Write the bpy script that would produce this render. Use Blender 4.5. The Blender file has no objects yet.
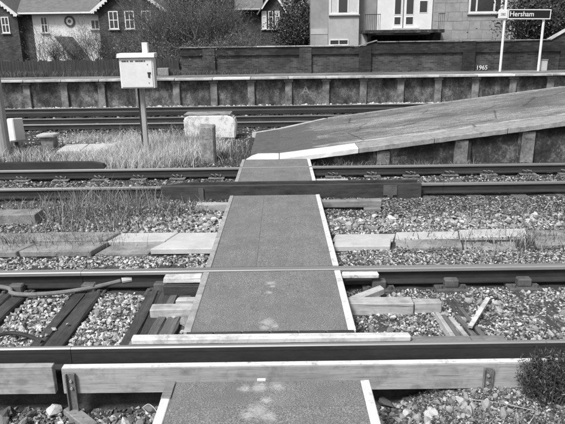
import bpy, bmesh, math, random
import numpy as np
from mathutils import Vector, Matrix, Euler, noise
random.seed(7); rng = np.random.default_rng(7)
S = bpy.context.scene; COL = S.collection; R = math.radians

# ---------------------------------------------------------------- camera, light
cd = bpy.data.cameras.new('camera'); cam = bpy.data.objects.new('camera', cd); COL.objects.link(cam)
cd.sensor_width = 36; cd.lens = 36; cd.clip_end = 2000; cd.clip_start = .05
cam.matrix_world = Matrix.Translation((0, 0, 2.30)) @ Matrix.Rotation(R(90 - 16.18), 4, 'X') @ Matrix.Rotation(R(-.75), 4, 'Z')
S.camera = cam
EL, AZ = R(52), R(-142)            # sun height; direction seen from above, from +Y clockwise
SD = Vector((math.sin(AZ) * math.cos(EL), math.cos(AZ) * math.cos(EL), math.sin(EL)))
W = bpy.data.worlds.new('World'); S.world = W; W.use_nodes = True
nt = W.node_tree; bg = nt.nodes['Background']
sky = nt.nodes.new('ShaderNodeTexSky'); sky.sky_type = 'NISHITA'; sky.sun_disc = False
sky.sun_elevation = EL; sky.sun_rotation = AZ; sky.dust_density = 4
bw = nt.nodes.new('ShaderNodeRGBToBW')                     # the photograph is black and white
nt.links.new(sky.outputs[0], bw.inputs[0]); nt.links.new(bw.outputs[0], bg.inputs[0]); bg.inputs[1].default_value = .10
sl = bpy.data.lights.new('sun', 'SUN'); sl.energy = 2.6; sl.angle = R(12); so = bpy.data.objects.new('sun', sl)
so.rotation_euler = SD.to_track_quat('Z', 'Y').to_euler(); COL.objects.link(so)
S.view_settings.view_transform = 'Standard'; S.view_settings.look = 'None'; S.view_settings.gamma = 1
S.view_settings.exposure = .42

# ---------------------------------------------------------------- materials
class N:
    def __init__(s, name):
        s.m = bpy.data.materials.new(name); s.m.use_nodes = True; s.t = s.m.node_tree
        s.b = s.t.nodes['Principled BSDF']; s.tc = None
    def new(s, typ, **k):
        n = s.t.nodes.new('ShaderNode' + typ)
        for a, v in k.items():
            if a[0] == 'i' and a[1:].isdigit():
                s.put(n, int(a[1:]), v)
            else: setattr(n, a, v)
        return n
    def put(s, n, i, v):
        if hasattr(v, 'is_output'): s.t.links.new(v, n.inputs[i])
        else: n.inputs[i].default_value = v
    def co(s, scale=(1, 1, 1), kind='Object', rnd=False):
        if not s.tc: s.tc = s.new('TexCoord')
        c = s.tc.outputs[kind]
        if rnd:
            oi = s.new('ObjectInfo'); v = s.new('VectorMath', operation='MULTIPLY_ADD')
            s.put(v, 0, oi.outputs['Random']); s.put(v, 1, (37., 21., 11.)); s.put(v, 2, c); c = v.outputs[0]
        m = s.new('Mapping'); s.put(m, 0, c); m.inputs['Scale'].default_value = scale
        return m.outputs[0]
    def noise(s, scale, detail=5, rough=.6, stretch=(1, 1, 1), rnd=False, dist=0):
        n = s.new('TexNoise'); s.put(n, 0, s.co(stretch, rnd=rnd)); n.inputs['Scale'].default_value = scale
        n.inputs['Detail'].default_value = detail; n.inputs['Roughness'].default_value = rough; n.inputs['Distortion'].default_value = dist
        return n.outputs[0]
    def ramp(s, f, *stops):
        r = s.new('ValToRGB'); s.put(r, 0, f); e = r.color_ramp.elements
        while len(e) < len(stops): e.new(.5)
        for q, (p, v) in zip(e, stops): q.position = p; q.color = (v, v, v, 1)
        return r.outputs[0]
    def math(s, op, a, b=0.0, clamp=False):
        n = s.new('Math', operation=op, use_clamp=clamp); s.put(n, 0, a); s.put(n, 1, b); return n.outputs[0]
    def mix(s, f, a, b):
        n = s.new('Mix', data_type='RGBA'); 
        for i, v in ((0, f), (6, a), (7, b)): s.put(n, i, (v, v, v, 1) if i and isinstance(v, float) else v)
        return n.outputs[2]
    def done(s, col, rough=.85, bump=None, bs=.3, bd=.01, metal=0, spec=.3):
        if isinstance(col, float): col = (col, col, col, 1)
        s.put(s.b, 'Base Color', col); s.put(s.b, 'Roughness', rough); s.put(s.b, 'Metallic', metal)
        s.b.inputs['Specular IOR Level'].default_value = spec
        if bump is not None:
            n = s.new('Bump'); n.inputs['Strength'].default_value = bs; n.inputs['Distance'].default_value = bd
            s.put(n, 'Height', bump); s.t.links.new(n.outputs[0], s.b.inputs['Normal'])
        return s.m
def plain(name, lo, hi, scale=6, rough=.85, fine=60, bs=.25, bd=.01, stretch=(1, 1, 1), metal=0, rnd=True, a=.35, b=.65, spec=.3):
    n = N(name); f = n.noise(scale, 6, .65, stretch, rnd); g = n.noise(fine, 4, .6, stretch)
    h = n.math('ADD', n.math('MULTIPLY', f, .7), n.math('MULTIPLY', g, .3))
    return n.done(n.ramp(h, (a, lo), (b, hi)), rough, g, bs, bd, metal, spec)
def wood(name, lo, hi, axis=0, knots=True, dirt=.0, ring=14):
    n = N(name); st = [9, 9, 9]; st[axis] = .5
    f = n.noise(3.2, 6, .7, st, True, .6); g = n.noise(ring, 5, .7, st, True, .3)
    h = n.math('ADD', n.math('MULTIPLY', f, .55), n.math('MULTIPLY', g, .45)); c = n.ramp(h, (.36, lo), (.62, hi))
    big = n.noise(2.2, 4, .6, (1, 1, 1), True); c = n.mix(n.ramp(big, (.45, 0), (.75, .55)), c, lo * .75)
    if knots:
        ks = [5.5, 5.5, 5.5]; ks[axis] = 3.4
        v = n.new('TexVoronoi'); s_ = n.co(ks, rnd=True); n.put(v, 0, s_); v.inputs['Scale'].default_value = 1.3
        k = n.ramp(n.math('ADD', v.outputs[0], n.math('MULTIPLY', n.noise(9, 4, .7, (1, 1, 1), True), .3)), (.30, 1), (.44, 0)); c = n.mix(n.math('MULTIPLY', k, .42), c, lo * .4)
    st2 = n.noise(5, 7, .75, (1, 1, 1), True, .5); c = n.mix(n.ramp(st2, (.50, 0), (.66, .5)), c, lo * .45); cr = [60, 60, 60]; cr[axis] = 1.2; ck = n.noise(1.0, 3, .5, tuple(cr), True); c = n.mix(n.ramp(ck, (.66, 0), (.70, .75)), c, .03)
    if dirt:
        d = n.ramp(n.noise(7, 6, .7, (1, 1, 1), True), (.52, 0), (.62, 1)); c = n.mix(n.math('MULTIPLY', d, dirt), c, .05)
    return n.done(c, .8, h, .5, .006)
def island(name, stops, rough=.9, grain=90, bs=.4):
    n = N(name); ge = n.new('NewGeometry'); oi = n.new('ObjectInfo')
    r = n.math('FRACT', n.math('ADD', ge.outputs['Random Per Island'], oi.outputs['Random']))
    c = n.ramp(r, *stops); g = n.noise(grain, 4, .7); c = n.mix(n.ramp(g, (.35, .45), (.6, 0)), c, .06)
    return n.done(c, rough, g, bs, .004)
def brick(name, lo, hi, mortar, sx=1.0, rot=False):
    n = N(name); b = n.new('TexBrick'); c = n.tc
    tc = n.new('TexCoord'); sx_ = n.new('SeparateXYZ'); n.put(sx_, 0, tc.outputs['Object']); cx = n.new('CombineXYZ')
    n.put(cx, 0, n.math('ADD', sx_.outputs[0], sx_.outputs[1])); n.put(cx, 1, sx_.outputs[2]); n.put(b, 0, cx.outputs[0])
    b.inputs['Scale'].default_value = 1; b.inputs['Brick Width'].default_value = .225; b.inputs['Row Height'].default_value = .075
    b.inputs['Mortar Size'].default_value = .009; b.inputs['Bias'].default_value = 0
    n.put(b, 1, (lo,) * 3 + (1,)); n.put(b, 2, (hi,) * 3 + (1,)); n.put(b, 3, (mortar,) * 3 + (1,))
    g = n.noise(1.1, 6, .7); col = n.mix(n.ramp(g, (.4, .6), (.62, 0)), b.outputs[0], lo * .5)
    return n.done(col, .9, b.outputs['Fac'], .6, -.01)

def deck():
    n = N('anti_slip_rubber'); f = n.noise(135, 4, .75, (.8, 1.3, 1)); big = n.noise(3.5, 7, .75, rnd=True); lng = n.noise(5, 6, .7, (2.2, .35, 1), True)
    c = n.ramp(f, (.38, .07), (.52, .21), (.64, .50)); c = n.mix(n.ramp(big, (.36, .7), (.62, 0)), c, .145); c = n.mix(n.ramp(lng, (.5, 0), (.75, .5)), c, .27); spots = n.noise(13, 6, .8, rnd=True); c = n.mix(n.ramp(spots, (.58, 0), (.66, .55)), c, .07)
    ge = n.new('NewGeometry'); sp = n.new('SeparateXYZ'); n.put(sp, 0, ge.outputs['Position'])
    w = n.noise(22, 6, .8); total = None
    for x, y, r in WORN:                                     # feet have worn the top away here
        d = n.new('Vector' + 'Math', operation='DISTANCE'); n.put(d, 0, ge.outputs['Position']); n.put(d, 1, (x, y, .17))
        k = n.math('SUBTRACT', r * 2.2, n.math('ADD', d.outputs['Value'], n.math('MULTIPLY', w, r * 2.4))); k = n.math('MULTIPLY', k, 1.3 / r, True)
        total = k if total is None else n.math('MAXIMUM', total, k)
    c = n.mix(n.math('MULTIPLY', total, n.ramp(n.noise(90, 3, .7), (.35, .35), (.6, .95))), c, .46)
    return n.done(c, .9, f, .5, .004)
WORN = [(-.12, 4.93, .055), (-.10, 4.86, .035), (-.13, 4.72, .04), (-.13, 4.14, .075), (-.08, 4.08, .05), (-.16, 4.05, .05), (-.17, 3.24, .07), (-.05, 3.25, .06), (-.26, 3.23, .05), (-.17, 2.99, .085), (-.10, 2.93, .06), (-.23, 2.95, .05), (-.12, 3.10, .045)]

m = {}
m['earth'] = plain('ballast_dust', .018, .085, 5, .95, 70, .6, .02, rnd=False)
m['stone'] = island('ballast_stone', [(0, .09), (.25, .20), (.5, .38), (.75, .60), (1, .80)])
m['dark_stone'] = island('dirty_ballast_stone', [(0, .05), (.35, .14), (.65, .27), (.88, .46), (1, .76)])
m['white_stone'] = island('chalky_rubble', [(0, .35), (.5, .62), (1, .82)], .9, 24)
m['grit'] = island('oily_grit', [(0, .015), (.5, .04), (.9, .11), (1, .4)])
m['boulder'] = island('pale_limestone', [(0, .24), (.5, .42), (1, .68)], .9, 24)
m['dull_boulder'] = island('weathered_stone', [(0, .10), (.5, .2), (1, .36)], .9, 20)
m['rail'] = plain('rusty_rail_steel', .028, .062, 3, .7, 40, .2, .003, (.3, 1, 1), .2)
m['head'] = plain('worn_lit_rail_head', .30, .46, 2, .42, 30, .1, .002, (.12, 3, 1), .55)
m['dullhead'] = plain('dull_rail_head', .16, .30, 2, .5, 30, .1, .002, (.12, 3, 1), .35)
m['iron'] = plain('rusted_iron', .06, .15, 9, .75, 80, .3)
m['clip_dim'] = plain('worn_rail_clip', .08, .26, 9, .7, 80, .3)
m['clip'] = plain('pale_rail_clip', .25, .4, 9, .7, 80, .3)
m['board'] = wood('fresh_sawn_board', .30, .50)
m['plank'] = wood('white_weathered_plank', .58, .82, knots=False, dirt=.3)
m['bearer'] = wood('pale_bearer_timber', .34, .58)
m['grey_timber'] = wood('grey_timber', .17, .33)
m['tar'] = plain('tarred_board', .022, .085, 5, .75, 60, .3, .004, (.5, 3, 3))
m['sleeper'] = wood('creosoted_sleeper', .035, .10, 1, False)
m['sleeper_grey'] = wood('weathered_sleeper', .09, .20, 1, False)
m['deck'] = deck()
n = N('worn_white_edge_paint'); f = n.noise(26, 6, .75, rnd=True); g = n.noise(6, 5, .7, rnd=True)
m['white_edge'] = n.done(n.ramp(n.math('ADD', n.math('MULTIPLY', f, .5), n.math('MULTIPLY', g, .5)), (.34, .22), (.46, .66), (.6, .80)), .75, f, .3, .004)
m['grey_edge'] = plain('scuffed_edge_paint', .22, .46, 9, .8, 60, .3, .004)
m['concrete'] = plain('pale_concrete', .42, .60, 4, .9, 70, .3, .006)
m['moss_concrete'] = plain('mossy_concrete', .13, .40, 5, .95, 60, .6, .01)
m['coping_white'] = plain('whitewashed_coping', .62, .84, 5, .8, 40, .3, .005)
n = N('far_coping_paint'); f = n.noise(1.3, 6, .75, rnd=True); m['far_coping'] = n.done(n.ramp(f, (.38, .26), (.6, .58)), .85, f, .2)
m['pale_kerb'] = plain('scuffed_pale_kerb', .30, .62, 5, .9, 40, .5, .01)
m['coping'] = plain('chipped_coping_concrete', .20, .42, 9, .9, 50, .6, .012)
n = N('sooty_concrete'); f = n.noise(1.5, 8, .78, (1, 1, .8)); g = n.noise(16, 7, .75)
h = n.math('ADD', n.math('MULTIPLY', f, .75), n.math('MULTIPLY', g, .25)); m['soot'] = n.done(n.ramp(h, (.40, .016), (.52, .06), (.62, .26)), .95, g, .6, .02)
n = N('mottled_platform_wall'); f = n.noise(1.7, 9, .8, (1, 1, .7)); g = n.noise(22, 7, .8)
h = n.math('ADD', n.math('MULTIPLY', f, .7), n.math('MULTIPLY', g, .3)); m['soot_far'] = n.done(n.ramp(h, (.41, .03), (.5, .10), (.56, .22), (.63, .38)), .95, g, .6, .02)
m['pilaster'] = plain('weathered_pilaster', .06, .36, 3.2, .95, 30, .5, .01)
n = N('worn_asphalt'); f = n.noise(3.2, 9, .82, (.6, 2.6, 1), dist=.8); g = n.noise(42, 5, .78); d = n.noise(.8, 4, .6, (.4, 1.4, 1))
h = n.math('ADD', n.math('MULTIPLY', f, .6), n.math('MULTIPLY', d, .4)); c = n.ramp(h, (.41, .10), (.5, .22), (.59, .50)); c = n.mix(n.ramp(g, (.42, .8), (.56, 0)), c, .07); c = n.mix(n.ramp(g, (.56, 0), (.68, .5)), c, .5)
ge = n.new('NewGeometry'); sp = n.new('SeparateXYZ'); n.put(sp, 0, ge.outputs['Position'])         # worn remains of the painted edge line
wob = n.noise(.9, 4, .6, (1, .2, 1)); dd = n.math('ABSOLUTE', n.math('SUBTRACT', n.math('ADD', sp.outputs[1], n.math('MULTIPLY', wob, .5)), 12.22)); br = n.noise(3, 6, .75, (.6, 2, 1))
c = n.mix(n.math('MULTIPLY', n.ramp(dd, (.03, 1), (.16, 0)), n.ramp(br, (.42, 0), (.55, .85))), c, .55)
pn = n.noise(1.6, 7, .7, (1, 1, 1)); px = n.math('ADD', sp.outputs[0], n.math('MULTIPLY', n.math('SUBTRACT', pn, .5), -2.2))           # newer, darker asphalt laid at the foot
pm_ = n.math('MULTIPLY', n.ramp(n.math('MULTIPLY', n.math('ADD', px, 2.0), .2), (.53, 1), (.57, 0)), n.math('LESS_THAN', sp.outputs[1], 17.0)); c = n.mix(pm_, c, n.ramp(g, (.4, .075), (.6, .17)))
vo = n.new('TexVoronoi', feature='DISTANCE_TO_EDGE'); n.put(vo, 0, n.co((.55, .8, 1))); vo.inputs['Scale'].default_value = 1.0
crk = n.ramp(n.math('ADD', vo.outputs[0], n.math('MULTIPLY', n.noise(5, 5, .7), .05)), (.030, 1), (.042, 0)); c = n.mix(n.math('MULTIPLY', crk, .7), c, .05)
m['asphalt'] = n.done(c, .9, n.math('ADD', g, f), .5, .006)
m['patch'] = plain('newer_asphalt_patch', .085, .15, 8, .9, 130, .5, .005)
m['line'] = plain('faded_white_line', .30, .75, 5, .85, 60, .2, .003, (.3, 1.5, 1))
m['brick'] = brick('sooty_brick', .045, .13, .13)
m['band'] = brick('dark_upper_brick', .03, .085, .045)
m['house_brick'] = brick('house_brick', .05, .13, .12)
m['render'] = plain('white_render', .66, .84, 1.2, .9, 40, .2)
m['pale'] = plain('pale_block', .28, .44, 1.6, .9, 26, .4)
m['pale_light'] = plain('light_wall_render', .40, .54, 1.6, .9, 40, .3)
m['dim'] = plain('dull_wall_render', .26, .36, 2, .9, 40, .3)
m['tiles'] = plain('roof_tile', .12, .22, 3, .85, 24, .7, .02, (1, 1, 4))
m['paint'] = plain('white_gloss_paint', .74, .84, 3, .5, 50, .08)
m['box'] = plain('white_enamel', .70, .86, 3, .55, 60, .1)
m['block_white'] = plain('blotchy_whitewash', .42, .84, 6, .9, 30, .4, .01, a=.38, b=.52)
m['glass'] = N('window_glass').done(.055, .12, spec=.8)
m['curtain'] = plain('net_curtain', .5, .75, 14, .9, 40, .1, .01, (6, 6, .3))
m['black'] = N('black_paint').done(.02, .5)
m['dark'] = plain('dark_metal', .03, .06, 5, .6)
m['post'] = plain('galvanised_post', .30, .50, 2.5, .6, 40, .15, .003, (3, 3, .5))
m['old_post'] = plain('weathered_post', .28, .50, 6, .85, 50, .4, .005, (3, 3, .4))
m['stub'] = plain('rough_concrete_stub', .14, .40, 14, .95, 60, .7, .012)
m['cable'] = plain('grey_cable', .13, .24, 8, .7)
m['darkcable'] = plain('black_cable', .03, .06, 8, .6)
def leafm(name, stops):
    n = N(name); ge = n.new('NewGeometry'); c = n.ramp(ge.outputs['Random Per Island'], *stops)
    return n.done(c, .8, spec=.2)
m['dry'] = leafm('dry_grass', [(0, .30), (.5, .56), (1, .78)])
m['grass'] = leafm('weed_grass', [(0, .05), (.5, .16), (.85, .32), (1, .5)])
m['weed'] = leafm('weed_stalk', [(0, .08), (.5, .22), (.85, .40), (1, .58)])
m['leaf'] = leafm('dark_leaf', [(0, .025), (.6, .07), (.93, .14), (1, .3)])
m['twigleaf'] = leafm('winter_leaf', [(0, .06), (.6, .12), (.9, .22), (1, .36)])
m['bush'] = leafm('conifer_spray', [(0, .025), (.6, .07), (.9, .16), (1, .28)])
m['bark'] = plain('bark', .05, .13, 12, .9, 60, .5)
m['twig'] = plain('pale_twig', .08, .24, 12, .9, 60, .3)
m['fence'] = plain('old_fence_board', .03, .085, 3, .9, 40, .3, .005, (6, 6, .4))

# ---------------------------------------------------------------- mesh helpers
class MB:
    def __init__(s): s.bm = bmesh.new(); s.mi = 0
    def _f(s, fs):
        for f in fs: f.material_index = s.mi
    def box(s, a, b, bev=0, rot=None, pivot=None, jit=0):
        a = Vector(a); b = Vector(b); c = (a + b) / 2; d = b - a
        r = bmesh.ops.create_cube(s.bm, size=1); vs = r['verts']
        for v in vs:
            v.co = Vector((v.co.x * d.x, v.co.y * d.y, v.co.z * d.z))
            if jit: v.co += Vector([random.uniform(-jit, jit) for _ in range(3)])
        fs = set(f for v in vs for f in v.link_faces); s._f(fs)
        if bev:
            es = set(e for v in vs for e in v.link_edges)
            q = bmesh.ops.bevel(s.bm, geom=list(es), offset=bev, segments=1, affect='EDGES'); vs = list(set(v for f in q['faces'] for v in f.verts) | set(v for v in vs if v.is_valid)); s._f(q['faces'])
        M = rot.to_matrix() if rot else Matrix.Identity(3); p = Vector(pivot) if pivot else c
        for v in vs: v.co = (M @ (v.co + c - p)) + p
        return s
    def tube(s, pts, r, seg=6, cap=True):
        pts = [Vector(p) for p in pts]; rr = r if isinstance(r, (list, tuple)) else [r] * len(pts); rings = []
        for i, p in enumerate(pts):
            t = (pts[min(i + 1, len(pts) - 1)] - pts[max(i - 1, 0)]).normalized()
            u = t.cross(Vector((0, 0, 1)) if abs(t.z) < .9 else Vector((1, 0, 0))).normalized(); w = t.cross(u)
            rings.append([s.bm.verts.new(p + (u * math.cos(k * 2 * math.pi / seg) + w * math.sin(k * 2 * math.pi / seg)) * rr[i]) for k in range(seg)])
        fs = []
        for A, B in zip(rings, rings[1:]):
            for k in range(seg): fs.append(s.bm.faces.new((A[k], A[(k + 1) % seg], B[(k + 1) % seg], B[k])))
        if cap: fs += [s.bm.faces.new(rings[0][::-1]), s.bm.faces.new(rings[-1])]
        s._f(fs); return s
    def prism(s, poly, off, mat_of=None):
        """poly: 3-D points of one cap; off: extrusion vector"""
        off = Vector(off); A = [s.bm.verts.new(p) for p in poly]; B = [s.bm.verts.new(Vector(p) + off) for p in poly]; k = len(A)
        fs = [s.bm.faces.new(A), s.bm.faces.new(B[::-1])]
        for i in range(k):
            f = s.bm.faces.new((A[i], B[i], B[(i + 1) % k], A[(i + 1) % k])); fs.append(f)
            if mat_of: f.material_index = mat_of(i)
        bmesh.ops.recalc_face_normals(s.bm, faces=fs); return s
    def mesh(s, name, mats):
        me = bpy.data.meshes.new(name); bmesh.ops.recalc_face_normals(s.bm, faces=s.bm.faces[:]); s.bm.to_mesh(me); s.bm.free()
        for q in (mats if isinstance(mats, (list, tuple)) else [mats]): me.materials.append(m[q] if isinstance(q, str) else q)
        return me
def tag(o, label=None, cat=None, group=None, kind=None):
    for k, v in (('label', label), ('category', cat), ('group', group), ('kind', kind)):
        if v: o[k] = v
    return o
def put(name, me, parent=None, loc=(0, 0, 0), rot=(0, 0, 0), scale=(1, 1, 1)):
    o = bpy.data.objects.new(name, me); COL.objects.link(o); o.rotation_euler = rot; o.scale = scale
    w = Vector(loc)
    if parent: o.parent = parent; w = w - worldloc(parent)
    o.location = w; return o
def worldloc(o):
    w = Vector((0, 0, 0))
    while o: w += o.location; o = o.parent
    return w
def obj(name, mb, mats, parent=None):
    """links what was drawn in world coordinates, with its origin on its parent or in its own middle"""
    me = mb.mesh(name, mats) if isinstance(mb, MB) else mb
    if parent: c = worldloc(parent)
    else:
        n_ = len(me.vertices); a = np.empty(n_ * 3); me.vertices.foreach_get('co', a); a = a.reshape(-1, 3)
        c = Vector(((a[:, 0].min() + a[:, 0].max()) / 2, (a[:, 1].min() + a[:, 1].max()) / 2, a[:, 2].min()))
    me.transform(Matrix.Translation(-c)); return put(name, me, parent, c)
def thing(name, label, cat, loc=(0, 0, 0), group=None):
    o = put(name, None, None, loc); o.empty_display_size = .2; return tag(o, label, cat, group)
def npmesh(name, V, Fc, mat, smooth=False):
    """V (n,3), Fc (k,3|4)"""
    me = bpy.data.meshes.new(name); V = np.asarray(V, np.float32); Fc = np.asarray(Fc, np.int32); k = Fc.shape[1]
    me.vertices.add(len(V)); me.vertices.foreach_set('co', V.ravel()); me.loops.add(Fc.size); me.loops.foreach_set('vertex_index', Fc.ravel())
    me.polygons.add(len(Fc)); me.polygons.foreach_set('loop_start', np.arange(len(Fc), dtype=np.int32) * k)
    me.update(calc_edges=True); me.validate(); me.shade_flat(); me.materials.append(m[mat]); return me

# ---------------------------------------------------------------- ground
def gz(x, y):
    x = np.asarray(x, float); y = np.asarray(y, float)
    z = np.interp(y, [-6, 2.4, 3.45, 3.75, 3.86, 5.2, 5.6, 6.1, 7.0, 8.3, 8.9, 10.3, 11.0, 13, 15.2, 16.5, 24, 27, 60, 300],
                     [-.3, -.30, -.29, -.31, -.035, -.035, .0, .015, .02, -.02, -.03, -.03, .0, .05, .05, -.02, -.03, -.1, .2, 4])
    t_ = np.clip((x - .72) / .55, 0, 1); z = z + .19 * t_ * t_ * (3 - 2 * t_) * np.clip((3.78 - y) / .04, 0, 1)
    return z + .012 * np.sin(x * 5.1 + y * 3.3) * np.sin(y * 4.7 - x * 2.1) + .008 * np.sin(x * 13 + 2 * y) * np.sin(y * 11)
xs = np.concatenate([np.linspace(-300, -16, 16), np.arange(-15, 15.01, .12), np.linspace(16, 300, 16)])
ys = np.concatenate([np.arange(-6, 17, .08), np.arange(17, 28, .5), np.linspace(30, 300, 20)])
X, Y = np.meshgrid(xs, ys); V = np.stack([X, Y, gz(X, Y)], -1).reshape(-1, 3); nx, ny = len(xs), len(ys)
i = (np.arange(ny - 1)[:, None] * nx + np.arange(nx - 1)[None]).ravel()
ground = put('ground', npmesh('ground', V, np.stack([i, i + 1, i + nx + 1, i + nx], 1), 'earth'))
tag(ground, 'dusty ballast ground under and between all the railway tracks', 'ground', kind='structure')

# ---------------------------------------------------------------- stones
def ico(sub):
    b = bmesh.new(); bmesh.ops.create_icosphere(b, subdivisions=sub, radius=1); V = np.array([v.co[:] for v in b.verts]); Fc = np.array([[v.index for v in f.verts] for f in b.faces]); b.free(); return V, Fc
def hullrock(k, lo=.78):
    b = bmesh.new(); p = rng.normal(size=(k, 3)); p /= np.linalg.norm(p, axis=1, keepdims=True); p *= rng.uniform(lo, 1.1, (k, 1))
    for q in p: b.verts.new(q)
    r = bmesh.ops.convex_hull(b, input=b.verts[:]); bmesh.ops.delete(b, geom=[v for v in b.verts if not v.link_faces], context='VERTS'); bmesh.ops.triangulate(b, faces=b.faces[:]); b.verts.index_update()
    V = np.array([v.co[:] for v in b.verts]); Fc = np.array([[v.index for v in f.verts] for f in b.faces]); b.free(); return V, Fc
RV = [hullrock(int(rng.integers(8, 13))) for _ in range(24)]
FOOT = []                                            # x0, x1, y0, y1: nothing is strewn here
def rotm(n_):
    q = rng.normal(size=(n_, 4)); q /= np.linalg.norm(q, axis=1, keepdims=True); w, x, y, z = q.T
    return np.stack([1 - 2 * (y * y + z * z), 2 * (x * y - z * w), 2 * (x * z + y * w), 2 * (x * y + z * w), 1 - 2 * (x * x + z * z), 2 * (y * z - x * w), 2 * (x * z - y * w), 2 * (y * z + x * w), 1 - 2 * (x * x + y * y)], 1).reshape(-1, 3, 3)
def strew(name, label, regions, mat, foot=True):
    Vs, Fs, base = [], [], 0
    for (x0, x1, y0, y1, dens, rmin, rmax, dz) in regions:
        n_ = int((x1 - x0) * (y1 - y0) * dens * (1.3 if 'ballast' in name else 1)); px = rng.uniform(x0, x1, n_); py = rng.uniform(y0, y1, n_)
        keep = np.ones(n_, bool)
        if foot:
            for a, b, c, d in FOOT: keep &= ~((px > a) & (px < b) & (py > c) & (py < d))
        px, py = px[keep], py[keep]; n_ = len(px); r = rng.uniform(rmin, rmax, n_) * (.84 if name == 'ballast' or name == 'dirty_ballast' else 1)
        sc = r[:, None] * rng.uniform(.6, 1.5, (n_, 3)); Rm = rotm(n_); var = rng.integers(0, len(RV), n_); pz = gz(px, py) + r * rng.uniform(-.1, .5, n_) + dz
        for q, (bv, bf) in enumerate(RV):
            s_ = var == q; c_ = int(s_.sum())
            if not c_: continue
            v = np.einsum('nij,nkj->nki', Rm[s_], bv[None] * sc[s_][:, None, :]); v[:, :, 2] *= .8; v += np.stack([px[s_], py[s_], pz[s_]], 1)[:, None, :]
            Vs.append(v.reshape(-1, 3)); Fs.append((bf[None] + (np.arange(c_) * len(bv))[:, None, None] + base).reshape(-1, 3)); base += c_ * len(bv)
    o = put(name, npmesh(name, np.concatenate(Vs), np.concatenate(Fs), mat)); tag(o, label, 'gravel', kind='stuff'); return o

# ---------------------------------------------------------------- rails
def spline(pts, n_=6):
    out = []
    P_ = [Vector(p) for p in pts]; P_ = [P_[0]] + P_ + [P_[-1]]
    for a, b, c, d in zip(P_, P_[1:], P_[2:], P_[3:]):
        for k in range(n_):
            s = k / n_; out.append(.5 * ((2 * b) + (c - a) * s + (2 * a - 5 * b + 4 * c - d) * s * s + (3 * b - a - 3 * c + d) * s ** 3))
    return out + [P_[-1]]
def railprofile(y, top, h=.16, head=.07, foot=.13, web=.022):
    z0 = top - h; H = head / 2; Fh = foot / 2; w = web / 2
    return [(y - Fh, z0), (y + Fh, z0), (y + Fh, z0 + .012), (y + w, z0 + .032), (y + w, top - .048), (y + H, top - .036), (y + H, top - .008), (y + H - .010, top), (y - H + .010, top), (y - H, top - .008), (y - H, top - .036), (y - w, top - .048), (y - w, z0 + .032), (y - Fh, z0 + .012)]
def rail(label, x0, x1, y, top=.18, joints=(), chairs=None, chairmat='iron', hm='head', side=1, clip=False, **kw):
    t = thing('rail', label, 'rail', ((x0 + x1) / 2, y, top - .17))
    pr = railprofile(y, top, **kw); mb = MB(); cuts = [x0] + [j for j in joints] + [x1]
    for a, b in zip(cuts, cuts[1:]):
        mb.prism([(a + .002, p, q) for p, q in pr], (b - a - .004, 0, 0), lambda k: 1 if 6 - side <= k <= 8 + side else 0)  # side carries the bright top down the head flanks, painting them as lit
    obj('rail_bar', mb, ['rail', hm], t)
    if chairs is not None:
        c = MB(); z0 = top - kw.get('h', .16) 
        c.box((-.16, -.19, -.045), (.16, .19, -.005), .008); c.box((-.07, -.14, -.008), (.07, -.048, .075), .012); c.box((-.07, .048, -.008), (.07, .14, .075), .012)
        if clip:
            c = MB(); c.box((-.15, -.17, -.03), (.15, .17, -.004), .006)
            for sy in (-1, 1):
                for sx in (-.035, .045): c.tube(spline([(sx - .05, sy * .05, .02), (sx - .06, sy * .10, .055), (sx - .02, sy * .145, .05), (sx + .02, sy * .12, .015), (sx + .03, sy * .06, .04)], 3), .012, 5)
        for sx in (() if clip else (-.11, .11)):
            for sy in (-.15, .15): c.tube([(sx, sy, -.02), (sx, sy, .025)], .018, 6)
        me = c.mesh('rail_chair', chairmat)
        for x in chairs: put('rail_clip' if clip else 'rail_chair', me, t, (x, y, z0 - (0 if clip else .012)), (0, 0, R(random.uniform(-2, 2))))
    return t
SP = .72; SX = [-1.93 + SP * k for k in range(-12, 16)]
near = [x for x in SX if -5.6 < x < 5.6]
rail('nearest rail, dark deep sided, running behind the pale timber guard boards', -7, 7, 3.775, .18, joints=(-1.59,), h=.165, head=.046, web=.042, foot=.12, hm='head', side=0)
rail('thin light topped rail between the two longest rubber crossing panels', -8, 8, 5.29, .18, joints=(-2.02,), chairs=near, head=.092)
rail('rail behind the long tarred black boards, middle of the crossing', -12, 12, 8.88, .18, joints=(2.6,))
rail('rail closest to the foot of the sloping platform ramp', -13, 13, 10.33, .18, chairs=[x for x in SX if abs(x) < 8.5], chairmat='clip_dim', clip=True)
FR = [(17.15, 'first rail beyond the dry grass, with a bright polished top'), (18.62, 'second rail beyond the dry grass, counted from the camera'), (20.6, 'third rail beyond the dry grass, counted from the camera'), (22.05, 'farthest rail, close under the wall of the far platform')]
for y, lb in FR: rail(lb, -24, 24, y, .18, hm='head' if y < 18 else 'dullhead')
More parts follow.
